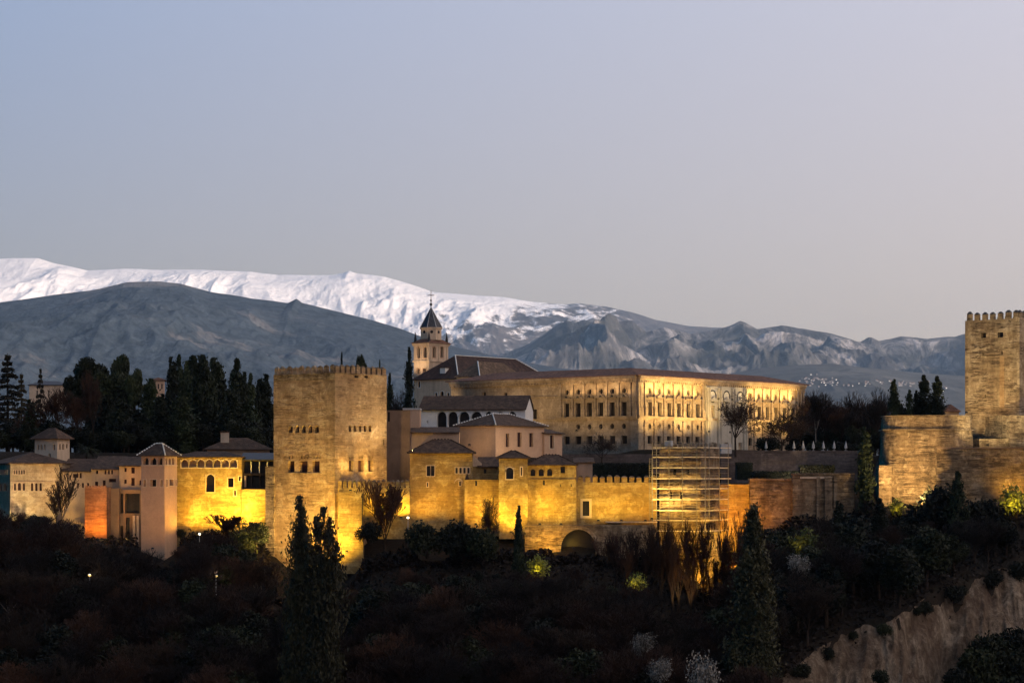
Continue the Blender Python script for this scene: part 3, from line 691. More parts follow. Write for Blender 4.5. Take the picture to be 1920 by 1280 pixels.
for yy0, yy1 in ((858, 900), (900, 975), (975, 1010)):
    mb = MB(); v0 = lv(1231)+.25
    for dv in (0, .55): mb.tube((-1.7, v0+dv, b.lz(1280, yy1)), (-1.7, v0+dv, b.lz(1280, yy0)), .05, n=4)
    k = int((yy1-yy0)/4.2)
    for i in range(k): z = b.lz(1280, yy1-4.2*i-2); mb.tube((-1.7, v0, z), (-1.7, v0+.55, z), .04, n=4)
    mb.build('ladder', M['steel'], sroot)
mb = MB(); b.lbox(mb, 1250, 1262, 826, 836, 1.1); mb.build('tool_box', M['canvas'], sroot)
# site hut
c = Bld('site_hut', 'pale metal site hut standing beside the bare tree at the foot of the palace', 'hut', 1352, 470, 0, 832, 850, 'metal', rpx=1372, v=3)
# ---- brown stepped wall to the right of the scaffold
STW = []
for i, (p0, p1, top, mat, lab) in enumerate(((1340,1406,911,'ochre','orange-lit lowest length of the stepped rampart touching the scaffolded tower'),
                              (1406.2,1486,900,'rubble','middle step of the rampart, brown with a pale coping, half hidden by bare twigs'),
                              (1486.2,1602,890,'rubble','highest step of the rampart with dark vertical gutters, ending at the lone cypress'))):
    b = Bld('rampart', lab, 'wall', p0, 447-i*1.5, 0, top, 1110, mat, rpx=p1, v=3)
    b.box('coping', 'tapial_grey' if i else 'ochre', -.1, b.u+.05, -.2, 3, b.h+.002, b.h+.35)
    STW.append(b)
    if i == 2:
        for p in (1534, 1549, 1556, 1566):
            mb = MB(); u_ = b.ru(p); mb.box(u_-.35, u_+.35, -.5, -.002, 0, b.h-.4); mb.build('pier', M['tapial_grey'], b.root)
        mb = MB(); b.rbox(mb, 1500, 1560, 893, 897, .3); mb.build('string_course', M['cream'], b.root)
# ---- terrace wall carrying the umbrellas and palace forecourt
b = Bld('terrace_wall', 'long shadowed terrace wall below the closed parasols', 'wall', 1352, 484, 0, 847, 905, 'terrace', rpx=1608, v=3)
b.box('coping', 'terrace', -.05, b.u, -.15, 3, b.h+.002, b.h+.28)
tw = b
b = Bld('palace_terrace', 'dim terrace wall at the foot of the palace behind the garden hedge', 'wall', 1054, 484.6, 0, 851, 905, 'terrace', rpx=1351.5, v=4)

# ---- renaissance palace
b = Bld('palace', 'vast square renaissance palace with rows of pedimented windows and a red-brown roof', 'palace', 1195, 530, TH, 704, 862, 'ashlar', rpx=1507, lpx=846, build=False)
pal = b; Cz = lambda py: PZ(py, 530)-b.z0
b.h = Cz(704)
zc0, zs0, zs1, zb = Cz(716), Cz(784), Cz(779), Cz(843)
Ru = [b.ru(p) for p in (1218,1236,1254,1272,1290,1307.6)]; Ru2 = [b.ru(p) for p in (1406.7,1422.4,1438.4,1454,1470,1486)]
pu0, pu1 = b.ru(1320.6), b.ru(1397.8)
Lv = [b.lv(p) for p in (1063,1084.5,1105.6,1127,1148.4,1170.6)]
Pu = [b.ru(p) for p in (1333,1359,1385)]
W = .78
def bay(c): return [(c-W, c+W, Cz(778.5), Cz(752.5), 'rect'), (c-.62, c+.62, Cz(737), Cz(726), 'circle')]
def bay_low(c, circ=True): return ([(c-.6, c+.6, Cz(803.5), Cz(793), 'circle')] if circ else [])+[(c-.85, c+.85, Cz(831), Cz(816), 'rect')]
RH = sum([bay(c)+bay_low(c) for c in Ru+Ru2], []); LH = sum([bay(c) for c in Lv], [])+sum([bay_low(c, i > 0) for i, c in enumerate(Lv)], [])
# plain part of the left face
plain = [b.hl(999, 1006.6, 767, 786), b.hl(905, 911, 735, 743), b.hl(945, 951, 736, 744)]
LH = LH+plain
mb = MB(); panel(mb, 0, b.u, 0, b.h, [h for h in RH], PR, .6)
mb.poly((b.u,0,0),(b.u,b.v,0),(b.u,b.v,b.h),(b.u,0,b.h)); mb.poly((0,b.v,0),(0,b.v,b.h),(b.u,b.v,b.h),(b.u,b.v,0)); mb.poly((0,0,b.h),(b.u,0,b.h),(b.u,b.v,b.h),(0,b.v,b.h))
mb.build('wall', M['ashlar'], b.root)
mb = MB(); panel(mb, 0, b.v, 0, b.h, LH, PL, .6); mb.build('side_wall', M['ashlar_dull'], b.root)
def pbox(mb, P, a0, a1, z0, z1, out, inn=-.002):
    A = P(a0, z0, -out); B = P(a1, z1, -inn if inn < 0 else inn)
    A2 = P(a0, z0, -out); B2 = P(a1, z1, inn*-1 if inn > 0 else .05)
    mb.box(*sorted((A2[0], B2[0])), *sorted((A2[1], B2[1])), z0, z1)
def palace_window(h, P, tri, mat, pale_panel, base_v=0.0):
    o = b.window(h, P, 'pane', None, name='window', depth=.6+base_v)
    a0, a1, z0, z1, k = h; c = (a0+a1)/2
    f = MB()
    pbox(f, P, a0-.35, a0, z0, z1, .16-base_v); pbox(f, P, a1, a1+.35, z0, z1, .16-base_v); pbox(f, P, a0-.35, a1+.35, z1, z1+.35, .18-base_v)
    f.build('frame', M[mat], o)
    g = MB(); zz = z1+1.0
    pbox(g, P, a0-.75, a1+.75, zz, zz+.28, .6-base_v)
    if tri:
        v0 = [P(a0-.8, zz+.283, .02), P(a1+.8, zz+.283, .02), P(c, zz+1.15, .02), P(a0-.8, zz+.283, -.55+base_v), P(a1+.8, zz+.283, -.55+base_v), P(c, zz+1.15, -.55+base_v)]
        g.add(v0, [(0,1,2),(5,4,3),(0,3,4,1),(1,4,5,2),(2,5,3,0)])
    else: pbox(g, P, a0-.6, a1+.6, zz+.45, zz+.62, .35-base_v)
    g.build('pediment' if tri else 'lintel', M[mat], o)
    if pale_panel:
        s_ = MB(); pbox(s_, P, a0-1.25, a0-.38, z0, z1-.1, .1-base_v); s_.build('pale_panel', M['marble'], o)  # pale panel added left of the opening as its bright patch
    return o
def oculus(h, P, mat):
    o = b.window(h, P, 'pane', None, name='oculus', depth=.6); a0, a1, z0, z1, k = h
    f = MB(); ar = arc_pts('circle', a0, a1, z0, z1); ou = arc_pts('circle', a0-.25, a1+.25, z0-.25, z1+.25)
    for i in range(len(ar)-1): f.poly(P(*ar[i],-.12), P(*ar[i+1],-.12), P(*ou[i+1],-.12), P(*ou[i],-.12)); f.poly(P(*ou[i],-.12), P(*ou[i+1],-.12), P(*ou[i+1],0), P(*ou[i],0))
    f.build('frame', M[mat], o)
for i, c in enumerate(Ru+Ru2):
    palace_window(bay(c)[0], PR, i % 2 == 1, 'ashlar', True); oculus(bay(c)[1], PR, 'ashlar')
    oculus(bay_low(c)[0], PR, 'ashlar'); b.window(bay_low(c)[1], PR, 'pane', 'ashlar', .2, depth=.6)
for h in plain: b.window(h, PL, 'pane', 'ashlar_dull', .25, depth=.6)
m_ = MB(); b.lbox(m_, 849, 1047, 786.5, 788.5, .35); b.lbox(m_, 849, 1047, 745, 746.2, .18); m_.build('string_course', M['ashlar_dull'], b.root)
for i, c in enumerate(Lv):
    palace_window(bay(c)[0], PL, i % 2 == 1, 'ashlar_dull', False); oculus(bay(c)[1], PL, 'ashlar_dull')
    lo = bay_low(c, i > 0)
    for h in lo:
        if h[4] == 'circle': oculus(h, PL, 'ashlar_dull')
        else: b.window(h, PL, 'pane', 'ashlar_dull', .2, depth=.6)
def pilaster(P, c, mat, out=.32, hw=.34, ped=True):
    m_ = MB()
    if ped: pbox(m_, P, c-hw-.22, c+hw+.22, zs1, zs1+1.9, out+.3)
    pbox(m_, P, c-hw, c+hw, zs1+(1.903 if ped else 0), zc0-.55, out); pbox(m_, P, c-hw-.15, c+hw+.15, zc0-.547, zc0-.003, out+.14)
    m_.build('pilaster', M[mat], b.root)
def rustic(P, c, mat, hw=.42):
    m_ = MB(); k = 9; dz = (zs0-.3-zb)/k
    for i in range(k): e = .08*(i % 2); pbox(m_, P, c-hw-e, c+hw+e, zb+i*dz+.05, zb+(i+1)*dz-.05, .34+e*.8)
    m_.build('rusticated_pilaster', M[mat], b.root)
sp_ = (Ru[1]-Ru[0])
for c in [.45, Ru[0]-sp_*.95, Ru[0]-sp_*.5]+[(Ru[i]+Ru[i+1])/2 for i in range(5)]+[Ru[5]+sp_*.5]: pilaster(PR, c, 'ashlar'); rustic(PR, c, 'ashlar')
for c in [Ru2[0]-sp_*.5]+[(Ru2[i]+Ru2[i+1])/2 for i in range(5)]+[Ru2[5]+sp_*.5, Ru2[5]+sp_*.95, b.u-.45]: pilaster(PR, c, 'ashlar'); rustic(PR, c, 'ashlar')
spl = Lv[4]-Lv[5]
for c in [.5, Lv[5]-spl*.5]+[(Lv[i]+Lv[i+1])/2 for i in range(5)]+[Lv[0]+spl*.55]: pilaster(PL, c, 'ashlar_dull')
vdec = b.lv(1047)
for P, a1, mat, nm in ((PR, b.u, 'ashlar', 'cornice'), (PL, b.v, 'ashlar_dull', 'cornice')):
    m_ = MB(); hi = b.h
    pbox(m_, P, 0 if P is PR else .8, a1, zc0, zc0+.45, .42); pbox(m_, P, 0, a1, Cz(708.6)-.45, Cz(708.6), .75); pbox(m_, P, 0, a1, Cz(708.6)+.002, hi, 1.05)
    n = int(a1/.9)
    for i in range(n): pbox(m_, P, i*.9+.2, i*.9+.62, Cz(708.6)-.9, Cz(708.6)-.453, .68)
    m_.build(nm, M[mat], b.root)
for P, a1, mat in ((PR, b.u, 'ashlar'), (PL, vdec+.6, 'ashlar_dull')):
    m_ = MB(); pbox(m_, P, 0, a1, zs0, zs1-.15, .55); pbox(m_, P, 0, a1, zs1-.148, zs1-.002, .75); pbox(m_, P, 0, a1, zb-.9, zb-.05, .5)
    m_.build('string_course', M[mat], b.root)
# marble central portal
m_ = MB(); hp = [(c-.8, c+.8, Cz(778.5), Cz(754), 'rect') for c in Pu]+[(c-.8, c+.8, Cz(843), Cz(826), 'rect') for c in Pu]
PP = lambda a, z, d: (a, d-.45, z)
panel(m_, pu0, pu1, zb, zc0-.01, hp, PP, .9); m_.poly(PP(pu0,zb,0), PP(pu0,zc0-.01,0), PP(pu0,zc0-.01,.5), PP(pu0,zb,.5)); m_.poly(PP(pu1,zb,0), PP(pu1,zc0-.01,0), PP(pu1,zc0-.01,.5), PP(pu1,zb,.5))
portal = m_.build('portal', M['marble'], b.root); portal['label'] = 'grey-white marble portal with three roundels'
for i, h in enumerate(hp):
    if i < 3: o = palace_window(h, PP, True, 'marble', False, 0.0)
    else:
        o = b.window(h, PP, 'wood', None, name='door', depth=.9)
for c in Pu:
    f = MB(); ar = arc_pts('circle', c-1.25, c+1.25, Cz(746.5), Cz(726)); ou = arc_pts('circle', c-1.55, c+1.55, Cz(746.5)-.3, Cz(726)+.3)
    for i in range(len(ar)-1): f.poly(PP(*ar[i],-.1), PP(*ar[i+1],-.1), PP(*ou[i+1],-.1), PP(*ou[i],-.1))
    f.build('roundel', M['black'], b.root)
for c in (pu0+.6, pu0+1.5, (Pu[0]+Pu[1])/2-.5, (Pu[0]+Pu[1])/2+.5, (Pu[1]+Pu[2])/2-.5, (Pu[1]+Pu[2])/2+.5, pu1-1.5, pu1-.6):
    m_ = MB(); m_.cone(c, -.62, zs1+.2, zc0-.4, .36, .32, 8); m_.cone(c, -.62, zb, zs0-.2, .42, .38, 8); m_.box(c-.5, c+.5, -1.1, -.452, zs0-.15, zs1+.15); m_.build('column', M['marble'], b.root)
b.hip(2.35, 1.1, 'tile_red', ridge=False, inset=9.0)
# inner wing of the palace that runs on behind the white gallery is the plain end of its side wall
# ---- church
b = Bld('church', 'pale church with steep dark brown hipped roofs and white ridge lines behind the palace', 'church', 859, 588, TH, 710, 770, 'cream', rpx=1040, lpx=777,
    Lh=[(783,788,715,726,'rect'),(815.5,820,736,752,'rect'),(825.5,832,733,752,'arch'),(838,842.5,736,752,'rect')], frame='white', fw=.15)
b.hip((710-663)/F*600, .7, 'slate', ridge=False); chr_ = b
b.wall.parent.children[1]
ro = [o for o in b.root.children if o.name.startswith('roof')][0]; ro.data.materials[0] = M['tile_dark']
def ridgeline(bl, p, q, r=.16):
    mb = MB(); mb.tube(p, q, r, r, 5); return mb.build('ridge_cap', M['ridge'], bl.root)
ins = (b.v+1.4)/2; zt = b.h+(710-663)/F*600
ridgeline(b, (-.7,-.7,b.h+.2), (-.7+ins,-.7+ins,zt+.1)); ridgeline(b, (b.u+.7-ins,-.7+ins,zt+.1), (b.u+.7,-.7,b.h+.2))
ridgeline(b, (-.7+ins,-.7+ins,zt+.05), (b.u+.7-ins,-.7+ins,zt+.05), .1)
mb = MB(); q = (2.2, 6.5, b.h+2.6); mb.box(q[0]-1, q[0]+1, q[1]-.9, q[1]+.9, q[2]-1.2, q[2]+.5); mb.build('dormer', M['white'], b.root)
mb = MB(); mb.box(1.0, 3.5, 5.4, 7.6, b.h+3.102, b.h+3.3); mb.build('dormer_roof', M['tile'], b.root)
c = Bld('chapel', 'square chapel block with a low pyramid roof in front of the church nave', 'chapel', 899, 575, TH, 706, 745, 'cream', rpx=982, lpx=856)
c.hip((706-676)/F*590, .5, 'tile_light', ridge=False)
ridgeline(c, (-.5,-.5,c.h+.2), (c.v/2, c.v/2, c.h+(706-676)/F*590))
# bell tower
b = Bld('bell_tower', 'slender church bell tower with arched belfry, octagonal lantern, slate spire and iron cross', 'tower', 804.6, 600, TH, 640.5, 770, 'cream', rpx=840.5, lpx=775.8,
    Lh=[(782.5,788,650,671,'arch'),(794.5,800,650,671,'arch'),(781.5,787,691,700,'rect'),(793,798.5,691,700,'rect')],
    Rh=[(811.5,817,649.5,670,'arch'),(826,831.5,649.5,670,'arch')], frame='pink', fw=.25, depth=.8)
zz = lambda py: PZ(py, 600)-b.z0; U, V = b.u, b.v
mb = MB()
for y0, y1, o in ((674.5,677.5,.25),(645.5,647.5,.2),(642.5,645.4,.35),(703,706,.3)): mb.box(-o, U+o, -o, V+o, zz(y1), zz(y0))
mb.build('cornice', M['cream'], b.root)
mb = MB()
for x in (.35, U/2-.2, U-.75): mb.box(x, x+.4, -.15, -.002, zz(674), zz(648))
for y in (.35, V/2-.2, V-.75): mb.box(-.15, -.002, y, y+.4, zz(674), zz(648))
mb.build('pilaster', M['cream'], b.root)
mb = MB(); o = .75; k = 1.2; mb.add([(-o,-o,zz(642.4)),(U+o,-o,zz(642.4)),(U+o,V+o,zz(642.4)),(-o,V+o,zz(642.4)),(k,k,zz(634)),(U-k,k,zz(634)),(U-k,V-k,zz(634)),(k,V-k,zz(634))],[(3,2,1,0),(0,1,5,4),(1,2,6,5),(2,3,7,6),(3,0,4,7),(4,5,6,7)])
mb.build('skirt_roof', M['tile_red'], b.root)
mb = MB(); cx, cy_ = U/2, V/2; r = 2.95
mb.cone(cx, cy_, zz(636), zz(612.5), r, r, 8, R(22.5)); lan = mb.build('lantern', M['cream'], b.root)
mb = MB(); mb.cone(cx, cy_, zz(614.5), zz(612.4), r+.3, r+.3, 8, R(22.5)); mb.build('cornice', M['cream'], lan)
for k in range(8):
    a = R(45*k); x, y = cx+math.cos(a)*(r*math.cos(R(22.5))+.02), cy_+math.sin(a)*(r*math.cos(R(22.5))+.02)
    mb = MB(); p = Vector((x, y, zz(621))); d = Vector((math.cos(a), math.sin(a), 0)); mb.tube(p-d*.05, p+d*.04, .42, .42, 10); mb.build('oculus', M['pane'], lan)
mb = MB(); mb.cone(cx, cy_, zz(612.3), zz(574), r+.25, .12, 8, R(22.5)); spi = mb.build('spire', M['slate'], b.root)
for k in range(8):
    a = R(45*k+22.5); mb = MB(); mb.tube((cx+math.cos(a)*(r+.25), cy_+math.sin(a)*(r+.25), zz(612.2)), (cx+math.cos(a)*.15, cy_+math.sin(a)*.15, zz(575)), .1, .05, 4); mb.build('seam', M['lead'], spi)
mb = MB(); mb.tube((cx,cy_,zz(574.5)), (cx,cy_,zz(541)), .13, .06, 5); mb.cone(cx,cy_,zz(570),zz(566),.38,.3,8); mb.cone(cx,cy_,zz(562),zz(559.5),.25,.25,8)
mb.box(cx-.75*b.e1.x*1.2, cx+.9, cy_-.06, cy_+.06, zz(551.5), zz(550)); mb.tube((cx-.6,cy_+.7,zz(550.7)),(cx+.6,cy_-.7,zz(550.7)),.1,n=4); mb.build('finial_cross', M['black'], b.root)
for x, y in ((.3,.3),(U-.3,.3),(.3,V-.3),(U-.3,V-.3)):
    mb = MB(); mb.cone(x, y, zz(641), zz(632), .45, .32, 6); mb.cone(x, y, zz(632), zz(621), .30, .05, 6); mb.build('pinnacle', M['black'], b.root)

# ---- right-hand keep, round bastion and outer wall
b = Bld('keep', 'tall rugged stone keep with pointed battlements and two square holes, beside the round bastion', 'tower', 1911.5, 462, 47, 596, 822, 'tapial_grey', u=13, lpx=1809.5,
    Lh=[(1839.7,1848.8,623.8,633.2,'rect'),(1871,1881,622.5,632.5,'rect'),(1842.2,1844,660.5,666,'rect'),(1877.8,1879.8,659,664.5,'rect'),(1847,1849,739.5,745.5,'rect'),(1877,1879,740,746.5,'rect'),(1877,1879,756,761.5,'rect')], depth=.8)
kp = b; n = 7
b.merlons([(.35, (i+.5)*b.v/n, 'v') for i in range(n)]+[((i+.5)*b.u/8, .35, 'u') for i in range(8)]+[(b.u-.35, (i+.5)*b.v/n, 'v') for i in range(n)], 'tapial_grey', 1.12, .65, 1.75, 'slate', cap=.5)
mb = MB(); b.lbox(mb, 1874.5, 1883, 668, 765, .05); mb.build('stain_strip', M['tapial'], b.root)
bx = Bld('keep_plinth', 'darker stepped stone base carrying the tall keep', 'plinth', 1894, 452, 12, 778, 850, 'rubble', rpx=1935, v=12)
bx = Bld('keep_step', 'low lit stone step between the round bastion and keep', 'wall', 1836, 453, 0, 822, 860, 'rubble', rpx=1930, v=8)
# round bastion
cxp, Yb = 1737, 455.0; rb_ = (1836-1640)/2/F*Yb*.93
br = empty('round_bastion', (PX(cxp, Yb), Yb, PZ(945, 446)), 0, 'broad rounded stone bastion with a ledge below its rim, lit from the lower left', 'bastion')
def ring_wall(name, py0, py1, r0, r1, mat, n=44, cap=False):
    z0, z1 = PZ(py0, 446)-br.location.z, PZ(py1, 446)-br.location.z
    mb = MB(); m = max(1, int((z1-z0)/1.2)); vs = []
    for j in range(m+1):
        f = j/m
        for i in range(n):
            a = 2*math.pi*i/n; r = (r0+(r1-r0)*f)
            wob = 1+.006*math.sin(5*a+j)+random.uniform(-.004, .004)
            # rounded block: flattened front
            k = (abs(math.cos(a))**2.5+abs(math.sin(a))**2.5)**(-1/2.5)
            vs.append((r*k*wob*math.cos(a), r*k*wob*math.sin(a)*.85, z0+(z1-z0)*f))
    fs = [(j*n+i, j*n+(i+1) % n, (j+1)*n+(i+1) % n, (j+1)*n+i) for j in range(m) for i in range(n)]
    fs.append(tuple(range(m*n, (m+1)*n)))
    mb.add(vs, fs); return mb.build(name, M[mat], br)
rr = (1836-1664)/2/F*Yb*.985
ring_wall('batter', 950, 868, rr*1.13, rr*1.02, 'rubble'); ring_wall('wall', 868, 805, rr*1.02, rr*.985, 'rubble'); ring_wall('ledge', 805.5, 803.5, rr*1.03, rr*1.03, 'tapial_grey'); ring_wall('parapet', 803.5, 779, rr*.985, rr*.965, 'rubble'); ring_wall('coping', 779, 777.5, rr*.99, rr*.99, 'tapial_grey')
b = Bld('outer_wall', 'rough outer wall with a flat coping in front of the keep, orange-lit at its right end', 'wall', 1757, 438.5, -4, 841, 965, 'rubble', rpx=1990, v=2.5)
b.box('coping', 'brownwall', -.1, b.u, -.2, 2.5, b.h+.002, b.h+.3)
mb = MB()
for i in range(18): u_ = random.uniform(0, b.u); z_ = random.uniform(1, b.h-1); mb.box(u_, u_+random.uniform(.4, 1), -.12, -.002, z_, z_+random.uniform(.2, .4))
mb.build('loose_stone', M['tapial_grey'], b.root)
b = Bld('roofed_house', 'small house with a red-brown tiled roof peeping over the round bastion', 'house', 1772, 500, 0, 772, 790, 'pinkdull', rpx=1798, v=8)
b.hip((772-757)/F*505, .4, 'tile_red', ridge=False)
b = Bld('bastion_skirt', 'low ruined stretch of lit wall sloping down left of the round bastion', 'wall', 1648, 447, 0, 872, 960, 'rubble', rpx=1672, v=3)

# ---- left-hand palaces
b = Bld('villa', 'cream villa with two rows of small arched windows below a low hipped roof', 'building', 19, 452, 28, 869, 1040, 'tan', rpx=131, lpx=-70,
    Rh=[(25.5+i*4.6, 28.2+i*4.6, 881, 888.5,'rect') for i in range(5)]+[(26,30.5,905.5,919,'arch'),(33.5,40,904.5,919,'arch'),(42.5,47,905.5,919,'arch'),(58,63,905,920,'arch'),(66,71,905,920,'arch'),(74,79,905,920,'arch')],
    Lh=[(-3+i*5, 0+i*5, 880.5, 889,'rect') for i in range(4)]+[(-2,4,905,920,'arch'),(7,13,905,920,'arch')], frame='pinkdull', fw=.12, pane='pane_red')
b.hip((869-847)/F*460, .7, 'tile', ridge=False, v1=min(b.v, 14))
mb = MB(); b.rbox(mb, 19.5, 130, 902.3, 903.6, .15); b.rbox(mb, 19.5, 130, 983, 985, .4); mb.build('string_course', M['pinkdull'], b.root)
b = Bld('lantern_tower', 'small square tower room with a pyramid roof rising above the cream villa', 'tower', 107, 462, 62, 823, 880, 'cream', rpx=130.5, lpx=65,
    Rh=[(111,114.2,831.5,842.5,'arch'),(116.8,120.6,831.5,842.5,'arch'),(124,126.6,831.5,840,'arch')], Lh=[(70,73.5,833,843,'arch'),(76,79.5,833,843,'arch'),(82,85,833,843,'arch'),(99.5,103,832,843,'arch'),(91,95,850,857,'rect')], pane='pane_red')
b.wall.data.materials[0] = M['cream']
b.hip((823-801.5)/F*466, .75, 'tile', ridge=False)
b = Bld('tan_house', 'tan house with a sagging tiled roof behind the bare tall tree', 'building', 118, 456, 0, 883, 1010, 'ochre', rpx=172, v=8,
    Rh=[(130,133,890,897,'rect'),(136.5,147,888,895,'rect'),(149,153,886,896,'rect'),(144,147.5,905,915,'rect'),(153.5,157,905,914,'rect'),(163.5,167,905,911,'rect')], pane='pane_red')
b.wall.data.materials[0] = M['pinkdull']
b.shed(-.5, b.u, -.6, 8, b.h, b.h+2.6, 'tile')
b = Bld('plain_house', 'dull pink house with paired small windows, between tan house and taller neighbour', 'building', 171.7, 455.2, 0, 879, 1010, 'pinkdull', rpx=224, v=8,
    Rh=[(180,184,882,888,'rect'),(196,199.3,881,888.5,'rect'),(202.5,205.5,881,888.5,'rect'),(208.5,211.5,881,888.5,'rect'),(204,217.5,897,903.5,'rect'),(178,184,902.5,911,'rect'),(192.5,198,900,911,'rect')], pane='pane_red')
b.shed(-.1, b.u+.3, -.6, 8, b.h, b.h+2.7, 'tile')
b = Bld('tall_house', 'dull pink house with two dark shuttered windows beside the pink tower', 'building', 223.5, 453.5, 0, 872.5, 920, 'pinkdull', rpx=266, v=8,
    Rh=[(233,237.3,877,884,'rect'),(246,252.5,876,887,'rect'),(233,237.3,898.5,906,'rect'),(246,252.5,895.5,910,'rect'),(261,265,900,909,'rect')], pane='pane_red')
b.shed(-.4, b.u+.2, -.7, 8, b.h, b.h+1.9, 'tile')
b = Bld('loggia', 'dark open undercroft with slim pale posts beneath the tall dull pink house', 'building', 214, 452.2, 0, 918, 1030, 'brownwall', rpx=264, v=5,
    Rh=[(222,231,925,962,'rect'),(234.5,262,925,962,'rect'),(223,231,985,1012,'rect'),(236,243,970,1020,'rect')], depth=1.6, winname='opening')
mb = MB(); 
for p in (252, 259): mb.cone(b.ru(p), -.5, 0, b.rz(p, 966), .3, .28, 8)
mb.build('column', M['cream'], b.root)
b = Bld('stone_tower', 'squat stone tower glowing deep orange from a lamp at its foot', 'tower', 159, 446, 0, 913, 1080, 'redwall', rpx=200, v=6)
mb = MB()
for i in range(7): u_ = (i+.5)*b.u/7; mb.box(u_-.2, u_+.2, -.001, .4, b.h+.002, b.h+.35)
mb.build('broken_top', M['redwall'], b.root)
b = Bld('dark_wall', 'unlit brown wall just right of the orange stone tower', 'wall', 200.6, 450.5, 0, 915, 1040, 'brownwall', rpx=223, v=3)
# pink tower
b = Bld('pink_tower', 'pink plastered tower with an arcaded lookout and tiled pyramid roof, gold-lit on one side', 'tower', 308.6, 437, 62, 855, 1100, 'pink', rpx=331.8, lpx=264.6,
    Lh=[(268.5,279,857.5,871,'arch'),(282,293.5,857.5,871,'arch'),(296,306.3,857.5,871,'arch'),(269,273.6,899,911.5,'rect'),(282,293,899,911.5,'rect'),(301,305.3,899,911.5,'rect')],
    Rh=[(310,313.5,858,870.5,'arch'),(316,320,858,870.5,'arch'),(322,326.8,857.5,870.5,'arch'),(311.6,313.8,898.5,912,'rect'),(318,325,898.5,910,'rect'),(329,331,898.5,910.5,'rect')], frame='cream', fw=.16, depth=.8)
b.hip((853-829)/F*440, .65, 'tile', ridge='white')
ptw = b
mb = MB(); b.lbox(mb, 265, 308.4, 871.6, 873.2, .18); b.rbox(mb, 309, 331.5, 871.6, 873.2, .18); mb.build('string_course', M['cream'], b.root)
# gold wall with a loggia
G7 = [(339.8,352.8,861.5,876,'arch'),(355,368,861.5,876,'arch'),(370.2,383.2,861.5,876,'arch'),(385.5,399,861.5,876,'arch'),(401,413.6,861.5,876,'arch'),(416.2,429.2,861.5,876,'arch'),(431.6,444.4,861.5,876,'arch')]
b = Bld('gold_hall', 'gold-lit rough hall with a row of open loggia bays and one tall black arched window', 'building', 330, 448, 1.5, 857.5, 1025, 'ochre', rpx=453, v=8,
    Rh=G7+[(386.8,401.8,889,922,'arch'),(427.4,437.6,896,913,'rect'),(439,442.5,919,929,'rect'),(448,451.5,893,901,'rect')], frame='cream', fw=.2, depth=1.2)
for o in [c for c in b.root.children if c.name.startswith('window')][:7]: o.data.materials[0] = M['pinkdull']; o['label'] = 'loggia bay with a pinkish back wall'; o.name = 'loggia_bay'
b.hip((857-845)/F*452, .5, 'tile', ridge=False, v1=7)
b = Bld('gold_wall', 'ruined gold-lit wall below the dark timber balcony beside the square tower', 'wall', 452.8, 447.5, 1.5, 917, 1050, 'ochre', rpx=511, v=2.5)
b = Bld('timber_balcony', 'dark two-storey timber balcony with slim pale posts tucked against the square tower', 'balcony', 455, 451, 1.5, 861, 920, 'wood', rpx=514, v=5,
    Rh=[(457.5,470,864.5,886,'rect'),(472.5,485.5,864.5,886,'rect'),(488,500,864.5,886,'rect'),(503,512,864.5,886,'rect'),(463,470,891.5,913,'rect'),(472.5,485.5,891.5,913,'rect'),(488,500,891.5,913,'rect')], depth=1.8, winname='opening')
b.shed(-.4, b.u, -.8, 5, b.h, b.h+1.4, 'slate')
for p in (471, 486.5, 501.5):
    mb = MB(); u_ = b.ru(p); mb.tube((u_,-.25,b.rz(p,886)), (u_,-.25,b.rz(p,865)), .11, n=6); mb.build('post', M['white'], b.root)
mb = MB(); u_ = b.ru(460); mb.box(u_-.18, u_+.18, -.3, -.002, b.rz(460,913), b.rz(460,891)); mb.build('post', M['cream'], b.root)
mb = MB(); b.rbox(mb, 455, 513, 887.5, 889.3, .45); b.rbox(mb, 455, 513, 914, 917, .3); mb.build('rail', M['wood'], b.root)
b = Bld('rear_hall', 'long dull hall with a big dark roof and a square chimney behind the gold hall', 'building', 388, 462, 6, 843, 900, 'pinkdull', rpx=505, v=9)
b.hip((843-820)/F*468, .8, 'tile', ridge=False)
mb = MB(); u_ = b.ru(421); mb.box(u_-.85, u_+.85, 2.2, 3.8, b.h+1.0, b.rz(421, 810)); ch = mb.build('chimney', M['cream'], b.root)
mb = MB(); z_ = b.rz(421, 810); mb.box(u_-1.0, u_+1.0, 2.05, 3.95, z_+.002, z_+.25); mb.build('chimney_cap', M['tile'], ch)

# ---- houses far off among the trees
def small_house(label, px0, px1, top, base, Y, wall, roof='tile_red', rise=.9):
    b = Bld('distant_house', label, 'house', px0, Y, 8, top, base, wall, rpx=px1, v=7, Rh=[(px0+(px1-px0)*f-1.2, px0+(px1-px0)*f+1.2, top+(base-top)*.2, top+(base-top)*.5, 'rect') for f in (.2,.5,.8)], depth=.3)
    b.hip(rise, .5, roof, ridge=False); return b
small_house('pale hotel wing half hidden behind firs and a rusty bare tree', 55, 128, 722, 770, 640, 'cream', 'slate', 1.4)
small_house('reddish house glimpsed in a gap left of the tall cypress row', 286, 308, 713, 745, 640, 'pink', 'tile_red', 1.0)
small_house('tiny pale shed low in the dark grove behind the small palace houses', 238, 258, 785, 800, 540, 'cream', 'slate', .5)
small_house('small pale cottage between dark cypresses left of the square tower', 462, 490, 806, 830, 520, 'pinkdull', 'tile', 1.0)

